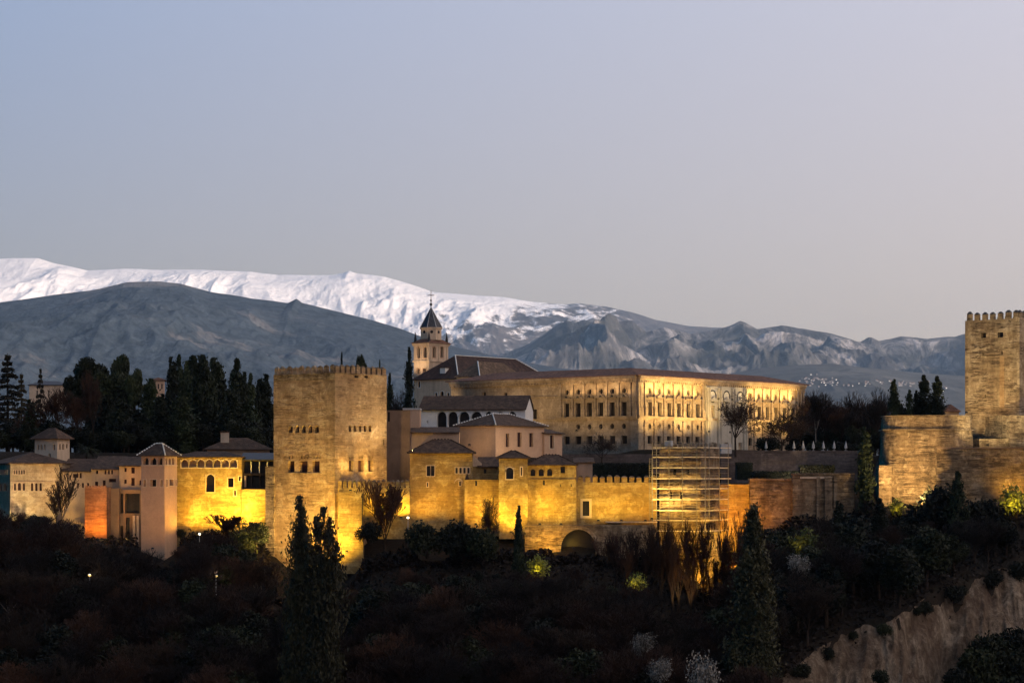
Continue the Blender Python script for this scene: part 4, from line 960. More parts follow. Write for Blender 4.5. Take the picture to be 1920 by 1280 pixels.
# ---- mast on the wooded hill
ht = empty('mast', PT(221, 668, 7600*FS), 0, 'thin pale radio mast standing on the wooded hillside', 'mast')
mb = MB(); mb.cone(0, 0, -85, 55, 2.5, 1.1, 5); mb.build('pole', M['white'], ht)
mb = MB(); mb.box(-12, 12, -1, 1, 50, 52.5); mb.box(-7, 7, -1, 1, 34, 36.5); mb.build('antenna', M['white'], ht)

# ---- white village on the foothills: every house a thing
hm = [MB(), MB()]
hm[0].box(-6, 6, -4, 4, -6, 6); hm[1].add([(-6.5,-4.5,6.02),(6.5,-4.5,6.02),(6.5,4.5,6.02),(-6.5,4.5,6.02),(-3,0,8.5),(3,0,8.5)], [(3,2,1,0),(0,1,5,4),(1,2,5),(2,3,4,5),(3,0,4)])
hw, hr_ = hm[0].mesh('house_wall'), hm[1].mesh('house_roof'); M['vwhite'] = flat('village_whitewash', (.24, .24, .25), .8, 0, .1); M['lit'] = glow('lit_house_lamp', (1, .95, .85), 1.2)
hl_ = MB(); hl_.box(-2.6, 2.6, -4.6, -4.05, -2, 3); hl = hl_.mesh('lit_window')
from mathutils.bvhtree import BVHTree
FHT = BVHTree.FromPolygons([v.co for v in FH.data.vertices], [tuple(p.vertices) for p in FH.data.polygons])
spots = []
for c, s_, n in (((1525,714),(22,9),34),((1558,716),(14,8),16),((1590,722),(14,4),6),((1622,720),(10,4),8),((1648,718),(8,4),6),((1668,716),(6,3),4),((1690,722),(9,5),9),((1708,722),(7,4),7),((1735,720),(12,4),5),((1770,730),(8,3),3)):
    for i in range(n): spots.append((c[0]+random.gauss(0, s_[0]*.55), c[1]+random.gauss(0, s_[1]*.6)))
for i, (px, py) in enumerate(spots):
    hit = FHT.ray_cast(Vector((0, 0, 0)), PT(px, py, 1).normalized())[0]
    if hit is None or hit.y > 7900*FS: continue
    o = empty('village_house', hit+Vector((0, 0, 2)), random.uniform(-.5, .5), 'tiny white village house on the far foothill slope right of the palace', 'house', 'white village houses on the foothill')
    wl = mesh_obj('wall', hw, M['vwhite'], o); mesh_obj('roof', hr_, M['tile_red'], o)
    o.scale = (random.uniform(.5, 1.25), random.uniform(.7, 1.3), random.uniform(.65, 1.15))
    if random.random() < .22: mesh_obj('lit_window', hl, M['lit'], o)

# ================================================================== VEGETATION
def leaf_mesh(name, pts, size, up=.0, seed=0, aspect=.6):
    r = np.random.default_rng(seed); n = len(pts)
    d = r.normal(size=(n, 3)); d[:, 2] = d[:, 2]*(1-up)+up*1.6; d /= np.linalg.norm(d, axis=1)[:, None]
    q = r.normal(size=(n, 3)); e = np.cross(d, q); e /= np.linalg.norm(e, axis=1)[:, None]
    s = size*r.uniform(.55, 1.3, (n, 1)); d = d*s; e = e*s*aspect
    v = np.stack([pts-d*.5, pts+e*.45, pts+d*.6, pts-e*.45], 1).reshape(-1, 3)
    return np_mesh(name, v, np.arange(4*n).reshape(n, 4))
def ell_pts(c, rad, n, r, shell=.55):
    d = r.normal(size=(n, 3)); d /= np.linalg.norm(d, axis=1)[:, None]
    return np.array(c)+d*(r.uniform(shell**3, 1, (n, 1))**(1/3))*np.array(rad)
def tree_root(name, label, cat, group=None): return empty(name, (0, 0, 0), 0, label, cat, group)
def trunk_mb(h, r0, r1, lean=.0, seed=0, n=7):
    rr_ = random.Random(seed); mb = MB(); p = Vector((0, 0, -1.0)); k = 5; r = r0
    for i in range(k):
        q = p+Vector((rr_.uniform(-1, 1)*lean, rr_.uniform(-1, 1)*lean, (h+1)/k)); rn = r0+(r1-r0)*(i+1)/k; mb.tube(p, q, r, rn, n); p = q; r = rn
    return mb
def mk_cypress(h, rad, seed, n=3800, leaf=.55, mat='cypress', tops=1, lumpy=.25, fat=.38):
    """pointed column: leaf clumps packed in a spindle with an uneven outline"""
    r = np.random.default_rng(seed); root = tree_root('cypress', None, 'cypress')
    trunk_mb(h*.5, rad*.14, rad*.06, .05, seed).build('trunk', M['bark'], root)
    P = []; nc = int(max(60, h*rad*(4.2 if lumpy < .5 else 5.0))); per = max(12, n//nc)
    offs = [(0, 0, 1.0)]+[(r.uniform(-.6, .6)*rad, r.uniform(-.4, .4)*rad, r.uniform(.84, .97)) for _ in range(tops-1)]
    for k in range(nc):
        ox, oy, hs_ = offs[r.integers(0, len(offs))]; z = r.uniform(.02, 1)**.92
        prof = .66+.34*(z/fat)**.7 if z < fat else ((1-z)/(1-fat))**.78
        a = r.uniform(0, 6.283); rr_ = rad*prof*r.uniform(.35, .95+lumpy*.35)
        sr = rad*r.uniform(.16, .30)*(prof**.5+.1); ln = max(0, z-.35)**1.1*1.7
        c = np.array([math.cos(a)*rr_*(.75 if tops > 1 and z > .4 else 1)+ox*ln, math.sin(a)*rr_*(.75 if tops > 1 and z > .4 else 1)+oy*ln, z*h*hs_])
        q = r.normal(size=(per, 3))*np.array([sr, sr, sr*2.0])*.75; q[:, 2] = np.minimum(q[:, 2], (h*hs_-c[2])+.1); P.append(c+q)
    for ox, oy, hs_ in offs:
        z = r.uniform(.0, .985, n//6//len(offs)); pr_ = np.where(z < fat, .5, .5*np.clip((1-z)/(1-fat), 0, 1)**.8); a = r.uniform(0, 6.283, len(z)); ln = np.maximum(0, z-.35)**1.1*1.7
        P.append(np.stack([np.cos(a)*rad*pr_*r.uniform(.2, 1, len(z))+ox*ln, np.sin(a)*rad*pr_*r.uniform(.2, 1, len(z))+oy*ln, z*h*hs_], 1))
    P = np.concatenate(P)
    mesh_obj('crown', leaf_mesh('cypress_crown', P, leaf, .75, seed), M[mat], root); return root
def mk_pine(h, rad, seed, n=5200, leaf=.7, mat='pine', name='pine', blobs=9, flat_=.55, z0=.5):
    r = np.random.default_rng(seed); root = tree_root(name, None, name.replace('_', ' '))
    mb = trunk_mb(h*.75, rad*.09, rad*.05, .12, seed)
    P = []; k = blobs
    for i in range(k):
        a = r.uniform(0, 6.28); d = rad*.62*np.sqrt(r.uniform(0, 1)); zz_ = h*(z0+(1-z0)*r.uniform(.25, .85)*(1-.35*(d/rad)**2)); rb = rad*r.uniform(.32, .5)
        c = (d*math.cos(a), d*math.sin(a), min(zz_, h-rb*flat_)); mb.tube((0, 0, h*.45), c, rad*.04, rad*.015, 5)
        p = ell_pts(c, (rb, rb, rb*flat_*1.2), n//k, r, .6); P.append(p)
    P = np.concatenate(P); P = P+(r.normal(size=P.shape)*.12)
    mb.build('trunk', M['bark'], root)
    mesh_obj('crown', leaf_mesh(name+'_crown', P, leaf, .2, seed), M[mat], root); return root
def mk_fir(h, rad, seed, n=4200, mat='cedar', name='fir'):
    r = np.random.default_rng(seed); root = tree_root(name, None, name); trunk_mb(h*.97, rad*.09, .05, .03, seed).build('trunk', M['bark'], root)
    P = []; k = int(h/1.05)
    for i in range(k):
        z = h*(.12+.86*i/k); R_ = rad*(1-(i/k))**.85*r.uniform(.75, 1.15)+.15
        for j in range(7):
            a = r.uniform(0, 6.28); L_ = R_*r.uniform(.6, 1.1); m_ = max(4, int(n/k/7)); t_ = np.sqrt(r.uniform(.02, 1, m_))*L_
            w_ = r.normal(size=m_)*.16*R_*.9; P.append(np.stack([np.cos(a)*t_-np.sin(a)*w_, np.sin(a)*t_+np.cos(a)*w_, z-.22*t_+r.normal(size=m_)*.12], 1))
    P = np.concatenate(P); mesh_obj('crown', leaf_mesh(name+'_crown', P, .6, .1, seed), M[mat], root); return root
def mk_bush(rad, h, seed, n=1500, mat='leaf', name='bush', leaf=.42, blobs=6):
    r = np.random.default_rng(seed); root = tree_root(name, None, name.replace('_', ' ')); P = []
    for i in range(blobs):
        a = r.uniform(0, 6.28); d = rad*.55*np.sqrt(r.uniform(0, 1)); rb = rad*r.uniform(.4, .62)*(1 if blobs < 15 else .55)
        p = ell_pts((d*math.cos(a), d*math.sin(a), h*(r.uniform(.3, .65) if blobs < 15 else r.uniform(.1, .9))), (rb, rb, h*r.uniform(.28, .42)*(1 if blobs < 15 else .5)), n//blobs, r, .5); P.append(p)
    P = np.concatenate(P); P = P+r.normal(size=P.shape)*rad*(.12 if mat in ('blossom', 'yleaf') else .05); P[:, 2] = np.maximum(P[:, 2], -.5)
    mb = MB()
    for i in range(5): a = i*1.3; mb.tube((0, 0, -.4), (math.cos(a)*rad*.45, math.sin(a)*rad*.45, h*.6), .1, .04, 4)
    mb.build('stem', M['bark'], root)
    mesh_obj('crown', leaf_mesh(name+'_crown', P, leaf, .1, seed), M[mat], root); return root
def mk_bare(h, spread, seed, mat='twig', depth=5, name='bare_tree', trunk='bark', kids=(3, 4), up=.55, t0=.28, twig=.035):
    """leafless tree: trunk and limbs in one part, all fine branches in the crown"""
    rr_ = random.Random(seed); root = tree_root(name, None, 'bare tree'); T = MB(); V = []; Fc = []
    def seg(p, q, r0, r1):
        d = q-p; L = d.length
        if L < 1e-4: return
        d = d/L; u = d.orthogonal().normalized(); v = d.cross(u); n = len(V)
        for c, r in ((p, r0), (q, r1)):
            for k in range(3): a = 2.0944*k; V.append(c+(u*math.cos(a)+v*math.sin(a))*r)
        for k in range(3): Fc.append((n+k, n+(k+1) % 3, n+3+(k+1) % 3, n+3+k))
    def grow(p, d, L, r, lev):
        k = 3 if lev < 3 else 2; q = p
        for i in range(k):
            d = (d+Vector((rr_.gauss(0, .13), rr_.gauss(0, .13), .05+.05*rr_.random()))).normalized(); e = q+d*(L/k); r2 = r*(1-.18)
            if lev < 2: T.tube(q, e, r, r2, 6)
            else: seg(q, e, max(r, twig), max(r2, twig*.75))
            q = e; r = r2
            if lev < depth and lev >= 1 and i < k-1: 
                side(q, d, L*.62, r*.5, lev+1, 1)
        if lev < depth:
            side(q, d, L*rr_.uniform(.62, .8), r*.62, lev+1, rr_.randint(*kids))
    def side(p, d, L, r, lev, n):
        a0 = rr_.uniform(0, 6.28)
        for i in range(n):
            a = a0+6.283*i/max(n, 1)+rr_.gauss(0, .3); u = d.orthogonal().normalized(); v = d.cross(u); ang = rr_.uniform(.35, .85)*spread
            dd = (d*math.cos(ang)+(u*math.cos(a)+v*math.sin(a))*math.sin(ang)); dd = (dd+Vector((0, 0, up*.35))).normalized(); grow(p, dd, L*rr_.uniform(.8, 1.1), r, lev)
    p = Vector((0, 0, -1.0)); q = Vector((rr_.gauss(0, .1), rr_.gauss(0, .1), h*t0)); r = h*.018
    T.tube(p, q, r*1.35, r, 8); side(q, Vector((0, 0, 1)), h*.30, r*.7, 1, 4)
    T.build('trunk', M[trunk], root)
    zmax = max(v.z for v in V); sc_ = h/zmax
    me = np_mesh(name+'_twigs', np.array([tuple(v) for v in V])*sc_, np.array(Fc)); mesh_obj('crown', me, M[mat], root)
    for o in root.children:
        if o.name.startswith('trunk'): o.scale = (sc_,)*3
    return root
used = set()
def place(proto, px, py_base, Y, py_top=None, h=None, wpx=None, rad=None, label=None, group=None, z=None, ground_=True, rz=None):
    """put the prototype (first time) or a copy on the ground at photo column px and depth Y; its top reaches photo row py_top"""
    x = PX(px, Y); z = (gz(x, Y) if z is None else z)
    if py_top is not None: h = PZ(py_top, Y)-z
    o = proto['root'] if proto['n'] == 0 else copy_tree(proto['root']); proto['n'] += 1
    s = h/proto['h']; sxy = s if wpx is None else (wpx/2/F*Y)/proto['r']
    o.location = (x, Y, z); o.scale = (sxy, sxy, s); o.rotation_euler = (0, 0, random.uniform(0, 6.28) if rz is None else rz)
    if label: o['label'] = label
    if group: o['group'] = group
    return o
def proto(root, h, r): return dict(root=root, h=h, r=r, n=0)
P_cyp = [proto(mk_cypress(14, 1.7, 3), 14, 1.7), proto(mk_cypress(14, 1.7, 4, lumpy=.35, tops=2), 14, 1.7), proto(mk_cypress(15, 2.4, 9, lumpy=.4, tops=3, n=6500, fat=.55), 15, 2.4)]
P_pine = [proto(mk_pine(13, 5, 11), 13, 5), proto(mk_pine(12, 4.5, 12, blobs=12), 12, 4.5)]
P_fir = [proto(mk_fir(17, 4.2, 13), 17, 4.2)]
P_bush = [proto(mk_bush(2.2, 3, 21), 3, 2.2), proto(mk_bush(2.5, 3.4, 22, blobs=9, n=2200), 3.4, 2.5)]
P_bare = [proto(mk_bare(10, 1.0, s, depth=5, trunk='bark' if s != 33 else 'greybark', t0=.28 if s != 33 else .4), 10, 4.0) for s in (31, 32, 33)]
P_red = [proto(mk_bare(10, 1.05, s, depth=5, mat='twig_red'), 10, 4.0) for s in (41, 42)]
P_ever = [proto(mk_pine(9, 3.6, 51, mat='leaf', name='evergreen_tree', blobs=14, flat_=.9, z0=.12, n=5200, leaf=.5), 9, 3.6), proto(mk_pine(9, 3.4, 52, mat='leaf', name='evergreen_tree', blobs=16, flat_=1.0, z0=.1, n=5200, leaf=.5), 9, 3.4)]

# ---- grove behind the left-hand palaces
GR = 'dark cypresses of the grove left of the square tower'
YG = 515
cy_list = [(320,672,24,1,'tall cypress at the left edge of the dense cypress clump'),(336,668,20,0,'thin cypress tip rising second from left in the dense clump'),(349,680,26,1,'cypress squeezed behind the thin tip in the dense clump'),
  (362,670,34,2,'broad cypress forming the left half of the wide flat-topped mass'),(381,669,40,2,'broadest cypress, middle of the wide flat-topped mass'),(400,674,34,2,'rounded cypress at the right shoulder of the flat-topped mass'),
  (417,698,26,1,'shorter cypress in the dip right of the flat-topped mass'),(444,675,30,0,'tall pointed cypress standing clear right of the flat-topped mass'),(459,700,24,1,'mid-height cypress just right of the tall pointed one'),(470,702,18,0,'slender cypress between the tall pointed one and the square tower'),
  (483,722,14,0,'smallest thin cypress near the square tower'),(499,704,34,1,'full cypress half hidden behind the left edge of the square tower'),
  (305,740,26,1,'dark cypress in front of the reddish distant house'),(296,768,30,0,'low cypress rising directly behind the pink tower'),(284,712,36,2,'bushy cypress between round pines and cypress clump'),
  (345,745,40,2,'low dark cypress filling the foot of the cypress clump'),(430,735,40,2,'low broad cypress below the tall pointed cypress'),(388,760,46,2,'black cypress mass above the gold hall roof'),(470,750,34,2,'dark cypress over the rear hall roof'),(55,750,26,1,'cypress beside the fir on the far left'),(200,742,34,2,'dark cypress under the round pines'),(170,760,30,1,'cypress in front of the round pines, by the palm'),(255,770,40,2,'dark cypress behind the small palace houses'),(225,750,36,2,'tall dark cypress amid the round pines')]
for i, (px, top, wd, k, lab) in enumerate(cy_list):
    place(P_cyp[k], px, 0, YG-10+(i*7) % 26-(18 if top > 730 else 0), py_top=top, wpx=wd*1.45, label=lab, group=GR)
GP = 'round dark pines behind the left-hand palaces'
for i, (px, top, wd, k, lab) in enumerate([(172,667,86,0,'large round pine, left of the twin pine crowns on the skyline'),(225,661,56,1,'topmost round pine crown on the left skyline'),(208,694,80,1,'wide pine crown hanging below the topmost pine'),(252,688,44,0,'small round pine at the right end of the pine group'),(145,700,60,1,'dark pine sloping down at the left of the pine group'),(230,720,84,0,'low spreading pine filling the middle of the grove'),(185,735,70,1,'shadowed pine under the large round pine')]):
    place(P_pine[k], px, 0, YG+20-(i*6) % 21, py_top=top, wpx=wd, label=lab, group=GP)
for px, top, wd, lab in ((14,656,92,'big brownish fir at the left border of the picture'),(76,683,36,'small tiered fir against the pale hotel wing'),(40,694,50,'ragged fir right of the big border fir'),(-14,690,80,'fir cut off by the left picture edge')):
    place(P_fir[0], px, 0, YG+5, py_top=top, wpx=wd, label=lab, group='firs at the far left')
for px, top, wd, lab, k in ((100,725,84,'rusty bare tree in front of the pale hotel wing',0),(150,742,60,'rusty bare tree below the large round pine',1),(60,775,60,'low rusty bare tree above the cream villa roof',1),(175,692,40,'thin rusty bare crown amid the round pines',0)):
    place(P_red[k], px, 0, 490, py_top=top, wpx=wd, label=lab, group='rusty bare trees in the grove')
for i in range(40):
    px = -14+i*12.8+random.uniform(-6, 6)
    place(random.choice(P_ever), px, 0, 484+random.uniform(0, 18), py_top=random.uniform(782, 815), wpx=random.uniform(40, 62), label='dark evergreen tree in the black understorey behind the left palaces', group='understorey behind the left palaces')
# behind and beside the square tower
for px, top, wd, k, lab in ((641,664,11,0,'cypress tip peeping over the battlements of the square tower'),(712,678,10,0,'tiny cypress tip over the right end of the tower battlements'),(731,702,18,0,'dark cypress just right of the square tower'),(767,654,21,0,'tall lone cypress in front of the church bell tower')):
    place(P_cyp[k], px, 0, 545 if px != 767 else 492, py_top=top, wpx=wd, label=lab)
place(P_pine[1], 678, 0, 545, py_top=660, wpx=26, label='small dark pine peeping over the tower battlements')
place(P_bare[0], 752, 0, 520, py_top=725, wpx=50, label='grey bare tree between the square tower and lone cypress')
# skyline cypresses on the bastion
BZ = PZ(779, 446)
for px, top, wd, k, lab in ((1677,712,20,1,'twin-tipped cypress at the left end of the row on the bastion'),(1705,731,13,0,'short slim cypress, second in the bastion row'),(1718,732,10,0,'thinnest cypress in the middle of the bastion row'),(1732,704,23,0,'tallest pointed cypress in the bastion row'),(1757,706,22,0,'pointed cypress at the right end of the bastion row'),(1690,757,8,0,'dwarf cypress beside the twin-tipped one'),(1697,764,8,0,'dwarf conifer, lowest of the bastion row')):
    place(P_cyp[k], px, 0, 456, py_top=top, wpx=wd*1.35, label=lab, group='cypress row on the bastion', z=BZ-.3)
# bare wood between palace and bastion
for i in range(22):
    px = 1512+i*7.2+random.uniform(-4, 4); top = random.choice((732, 745, 758, 770))+random.uniform(-5, 10)
    place(random.choice(P_red+P_bare[:1]), px, 0, random.uniform(515, 600), py_top=top if px < 1660 else 775, wpx=random.uniform(46, 78), label='leafless brown tree in the wood between palace and bastion', group='leafless wood right of the palace')
place(P_bare[1], 1642, 0, 505, py_top=722, wpx=56, label='pale grey-brown bare tree left of the cypress row')
place(P_bare[2], 1530, 0, 520, py_top=728, wpx=60, label='thin bare tree right of the palace corner')
for i in range(9):
    place(P_ever[i % 2], 1598+i*8.5, 0, 497+(i*7) % 20, py_top=796+(i*5) % 17, wpx=34, label='dark evergreen shrub tree filling the gap left of the round bastion', group='dark evergreens left of the round bastion')
for i in range(11):
    place(P_ever[i % 2], 1492+i*11, 0, 522+(i*7) % 15, py_top=796+(i*5) % 15, wpx=38, label='dark evergreen tree behind the closed parasols', group='dark evergreens behind the parasols')
# big bare trees before the palace
big = proto(mk_bare(12, 1.25, 61, depth=5, kids=(3, 3), trunk='bark', up=.3, t0=.24, twig=.045), 12, 5)
place(big, 1379, 0, 482.5, py_top=727, wpx=92, label='large leafless tree in front of the palace portal', z=PZ(848, 488))
place(big, 1465, 0, 486, py_top=768, wpx=96, label='wide leafless tree in front of the right palace bays', z=PZ(848, 488))
place(big, 1500, 0, 500, py_top=752, wpx=80, label='leafless tree at the right corner of the palace')
place(big, 1128, 0, 478, py_top=808, wpx=60, label='dim leafless tree in the garden below the palace side', z=PZ(872, 478))
for px, top, wd, hh in ((1440,817,56,0),(1485,828,40,0),(1530,826,44,0),(1570,826,44,0),(1600,830,40,0)):
    place(P_bush[1], px, 0, 493, py_top=top, wpx=wd, label={1440:'big black dome of clipped shrub by the palace portal',1485:'dark clipped shrub behind the first close pair of parasols',1530:'dark clipped shrub behind the middle parasols',1570:'dark clipped shrub behind the last parasols',1600:'dark clipped shrub at the terrace end'}[px], z=PZ(847, 493))
# clipped hedges of the garden
def hedge(px0, px1, Y, top, base, dep, label, mat='hedge'):
    r = np.random.default_rng(int(px0)); x0, x1 = PX(px0, Y), PX(px1, Y); z0, z1 = PZ(base, Y), PZ(top, Y); n = int(min(9000, (x1-x0)*(z1-z0+dep)*26))
    o = empty('hedge', ((x0+x1)/2, Y, z0), 0, label, 'hedge'); L_ = (x1-x0)/2; H_ = z1-z0
    f = r.integers(0, 2, n); p = np.stack([r.uniform(-L_, L_, n), np.where(f == 0, r.uniform(-.1, .15, n), r.uniform(0, dep, n)), np.where(f == 0, r.uniform(0, H_, n), H_+r.uniform(-.25, .12, n))], 1)
    mesh_obj('foliage', leaf_mesh('hedge_leaves', p, .4, 0, 5), M[mat], o)
    mb = MB(); mb.box(-L_+.1, L_-.1, .15, dep-.1, 0, H_-.15); mb.build('core', M['hedge'], o); return o
hedge(1108, 1222, 463, 869, 900, 6, 'long black clipped hedge behind the gate wall battlements')
hedge(1381, 1412, 468, 868, 899, 4, 'dark clipped shrub block against the terrace wall right of the scaffold')
hedge(1500, 1566, 462, 872, 886, 3, 'low dark green hedge on top of the highest rampart step', 'leaf')
hedge(1412, 1500, 462, 884, 899, 3, 'low black hedge behind the middle rampart step')

# ---- closed parasols on the terrace
pa = empty('parasol', (0, 0, 0), 0, None, 'parasol')
mb = MB(); mb.cone(0, 0, .55, 1.25, .36, .27, 8); mb.cone(0, 0, 1.25, 2.15, .27, .04, 8); mb.build('canopy', M['canvas'], pa)
mb = MB(); mb.cone(0, 0, 0, .55, .05, .05, 6); mb.cone(0, 0, 2.15, 2.3, .03, .03, 5); mb.box(-.3, .3, -.3, .3, 0, .08); mb.build('pole', M['metal'], pa)
for i, (px, lab) in enumerate(((1436.5,'closed pale parasol standing alone before the black shrub dome'),(1488.6,'closed pale parasol, first of the row beyond the wide gap'),(1506,'closed pale parasol, second of the row of six'),(1525,'closed pale parasol, third of the row of six'),(1544,'closed pale parasol, fourth of the row of six'),(1564,'closed pale parasol, fifth of the row of six'),(1586,'closed pale parasol, last of the row, nearest the lone cypress'))):
    o = pa if i == 0 else copy_tree(pa); o.location = (PX(px, 485.5), 485.5, PZ(847, 484)+.29); o['label'] = lab; o['group'] = 'closed parasols on the terrace'; o.scale = (.95, .95, .95)

# ---- trees in front of the walls
pop = proto(mk_bare(14, .42, 71, depth=5, kids=(2, 3), trunk='palebark', up=1.0, t0=.12), 14, 2.2)
place(pop, 106, 0, 440, py_top=868, wpx=58, label='tall pale leafless poplar in front of the cream villa')
pw = proto(mk_bare(8, .8, 72, depth=5, mat='twig_red', kids=(3, 3), up=.8, t0=.15, twig=.05), 8, 3)
place(pw, 722, 0, 427.5, py_top=897, wpx=84, label='leafless tree lit from below in front of the battlement wall', z=-15.5)
place(P_bare[1], 921, 0, 426, py_top=925, wpx=62, label='dense leafless bush tree in front of the buttress wall')
place(pw, 430, 0, 438, py_top=962, wpx=70, label='leafless tree glowing yellow-green at the foot of the gold hall')
shg = proto(mk_cypress(24, 3.0, 81, n=19000, leaf=.40, mat='shag', tops=4, lumpy=.75, fat=.66), 24, 3.0)
place(shg, 562, 0, 372, py_top=934, wpx=70, label='big shaggy cypress in the foreground, taller of the joined pair under the square tower')
shg2 = proto(mk_cypress(22, 2.6, 82, n=16000, leaf=.40, mat='shag', tops=4, lumpy=.8, fat=.7), 22, 2.6)
place(shg2, 606, 0, 368, py_top=955, wpx=74, label='big shaggy cypress, shorter right half of the joined pair')
shg3 = proto(mk_cypress(24, 2.6, 83, n=18000, leaf=.40, mat='shag', tops=3, lumpy=.65, fat=.55), 24, 2.6)
place(shg3, 1412, 0, 376, py_top=944, wpx=92, label='large shaggy foreground cypress in front of the stepped rampart')
place(P_cyp[1], 973, 0, 412, py_top=951, wpx=28, label='black pointed cypress beneath the small turret')
place(P_cyp[1], 1620, 0, 443, py_top=803, wpx=40, label='lone dark cypress between terrace wall and round bastion')
place(P_cyp[0], 1795, 0, 425, py_top=885, wpx=36, label='dark cypress on the slope below the outer wall')
place(P_cyp[1], 1570, 0, 425, py_top=940, wpx=34, label='slim dark cypress on the slope below the highest rampart')
place(P_cyp[0], 1650, 0, 428, py_top=935, wpx=30, label='small dark cypress under the round bastion')
# palm
pr = empty('palm_tree', (PX(162, 475), 475, gz(PX(162, 475), 475)), 0, 'palm tree with drooping fronds behind the tan house roof', 'palm')
hp_ = PZ(845, 475)-pr.location.z; mb = MB(); mb.tube((0, 0, -.5), (.1, 0, hp_), .28, .22, 8); mb.build('trunk', M['bark'], pr)
V = []; Fc = []
for i in range(34):
    a = random.uniform(0, 6.28); el = random.uniform(-.1, 1.1); L_ = random.uniform(2.4, 3.3); d = Vector((math.cos(a)*math.cos(el), math.sin(a)*math.cos(el), math.sin(el))); p = Vector((.1, 0, hp_)); s_ = Vector((-math.sin(a), math.cos(a), 0))
    for k in range(7):
        q = p+d*(L_/7); d = (d+Vector((0, 0, -.17))).normalized(); wd = .34*(1-abs(k-2.5)/5.5)
        for sg in (-1, 1):
            for m2 in range(3):
                o = p.lerp(q, m2/3); n = len(V); tip = o+s_*sg*wd*1.5+d*.3-Vector((0, 0, .18)); V += [o, o+d*.09, tip, tip-d*.04]; Fc.append((n, n+1, n+2, n+3))
        n = len(V); V += [p-s_*.03, p+s_*.03, q+s_*.03, q-s_*.03]; Fc.append((n, n+1, n+2, n+3)); p = q
mesh_obj('crown', np_mesh('palm_fronds', np.array([tuple(v) for v in V]), np.array(Fc)), M['frond'], pr)

# ---- dark wood on the slope
def wall_y(px): return float(np.interp(px, [-40, 120, 145, 255, 262, 335, 340, 495, 502, 560, 620], [448, 446, 439, 439, 431, 431, 439, 437, 420, 417, 420])) if px < 620 else (421 if px < 1230 else (418 if px < 1350 else (440 if px < 1600 else 430)))
rnd = random.Random(99); placed = []
def free(px, Y, dmin):
    x = PX(px, Y)
    for a, b_ in placed:
        if (a-x)**2+(b_-Y)**2 < dmin*dmin: return False
    placed.append((x, Y)); return True
cnt = 0
for k in range(4200):
    px = rnd.uniform(-40, 1960); Y = rnd.uniform(366, wall_y(px)-3)
    ey = float(np.interp(px, _epx, _ey, left=0, right=345))
    if px > 1430 and Y < ey+5: continue
    if not free(px, Y, 3.9): continue
    x = PX(px, Y); z = gz(x, Y); dwall = wall_y(px)-Y
    h = max(1.9, min(12.0, (.9+dwall*.44)*rnd.uniform(.75, 1.1)))
    if HZ-(z+h)/Y*F > 1310: continue
    right = px > 1440 or (660 < px < 930 and Y > 395)
    u_ = rnd.random()
    if u_ < (.72 if right else .20):
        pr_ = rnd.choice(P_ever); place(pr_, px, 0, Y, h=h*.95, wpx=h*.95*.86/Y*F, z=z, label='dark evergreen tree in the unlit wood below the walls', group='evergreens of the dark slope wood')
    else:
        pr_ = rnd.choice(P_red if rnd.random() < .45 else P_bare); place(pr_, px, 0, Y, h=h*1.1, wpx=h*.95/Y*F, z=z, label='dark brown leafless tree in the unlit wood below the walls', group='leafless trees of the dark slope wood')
    cnt += 1
    if cnt > 296: break
print('slope trees', cnt)
P_pop = [proto(mk_bare(12, .40, s_, depth=5, mat='twig_red', kids=(2, 3), up=1.0, t0=.16, twig=.035), 12, 1.8) for s_ in (171, 172)]
for i, (px, top) in enumerate(((1138,1006),(1156,992),(1172,1002),(1190,985),(1207,996),(1222,978),(1240,985),(1256,972),(1272,978),(1288,968),(1303,976),(1318,970),(1362,955),(1388,950),(1342,1010),(1262,1015),(1225,1022),(1296,1022))):
    place(P_pop[i % 2], px, 0, 424-(i*5) % 11, py_top=top, wpx=34, label='slender leafless poplar in the thicket below the scaffolded tower', group='leafless poplars below the scaffolded tower')
for i, (px, py, wd) in enumerate(((1830,1240,80),(1868,1222,100),(1912,1205,90),(1850,1268,110),(1800,1275,70),(1905,1262,120),(1890,1238,90),(1652,1268,40),(1552,1222,30),(1735,1138,34),(1722,1143,22),(1660,1178,30),(1790,1110,40),(1804,1106,26),(1862,1082,44),(1600,1190,22),(1910,1068,50),(1500,1256,40))):
    low = py > 1190 and px > 1700 or px == 1652; ye = float(np.interp(px, _epx, _ey)); Y = ye-14 if low else ye+1.0
    hh = wd/F*Y*.8; place(P_bush[i % 2], px, 0, Y, h=hh, z=PZ(py, Y)-hh*.5, wpx=wd, label='dark scrubby bush clinging to the bare earth cliff', group='bushes on the earth cliff')
# low scrub covering the slope: nobody could count it
r_ = np.random.default_rng(5); n_ = 57000
sx = r_.uniform(-170, 2090, n_); sy = 352+(452-352)*r_.uniform(0, 1, n_)**.75
sy = np.minimum(sy, np.interp(sx, [0, 255, 262, 335, 340, 500, 520, 640, 1230, 1350, 1360, 1600, 1660, 1920], [451, 450, 432, 432, 446, 444, 424, 424, 429, 428, 444, 444, 436, 436])-r_.uniform(0, 2, n_))
ok_ = ~((sx > 1435) & (sy < np.interp(sx, _epx, _ey, left=0, right=345)+.8)); sx, sy = sx[ok_], sy[ok_]
wx = (sx-960)/F*sy; cl_ = fbm(wx/5, sy/5, 77, 3); wz = ground(wx, sy)+r_.uniform(0, 1, len(sx))*np.clip((cl_-.3)*7, .3, 3.4)
ug = mesh_obj('undergrowth', leaf_mesh('undergrowth', np.stack([wx, sy, wz], 1), .85, .3, 6), M['scrub']); tag(ug, kind='stuff')
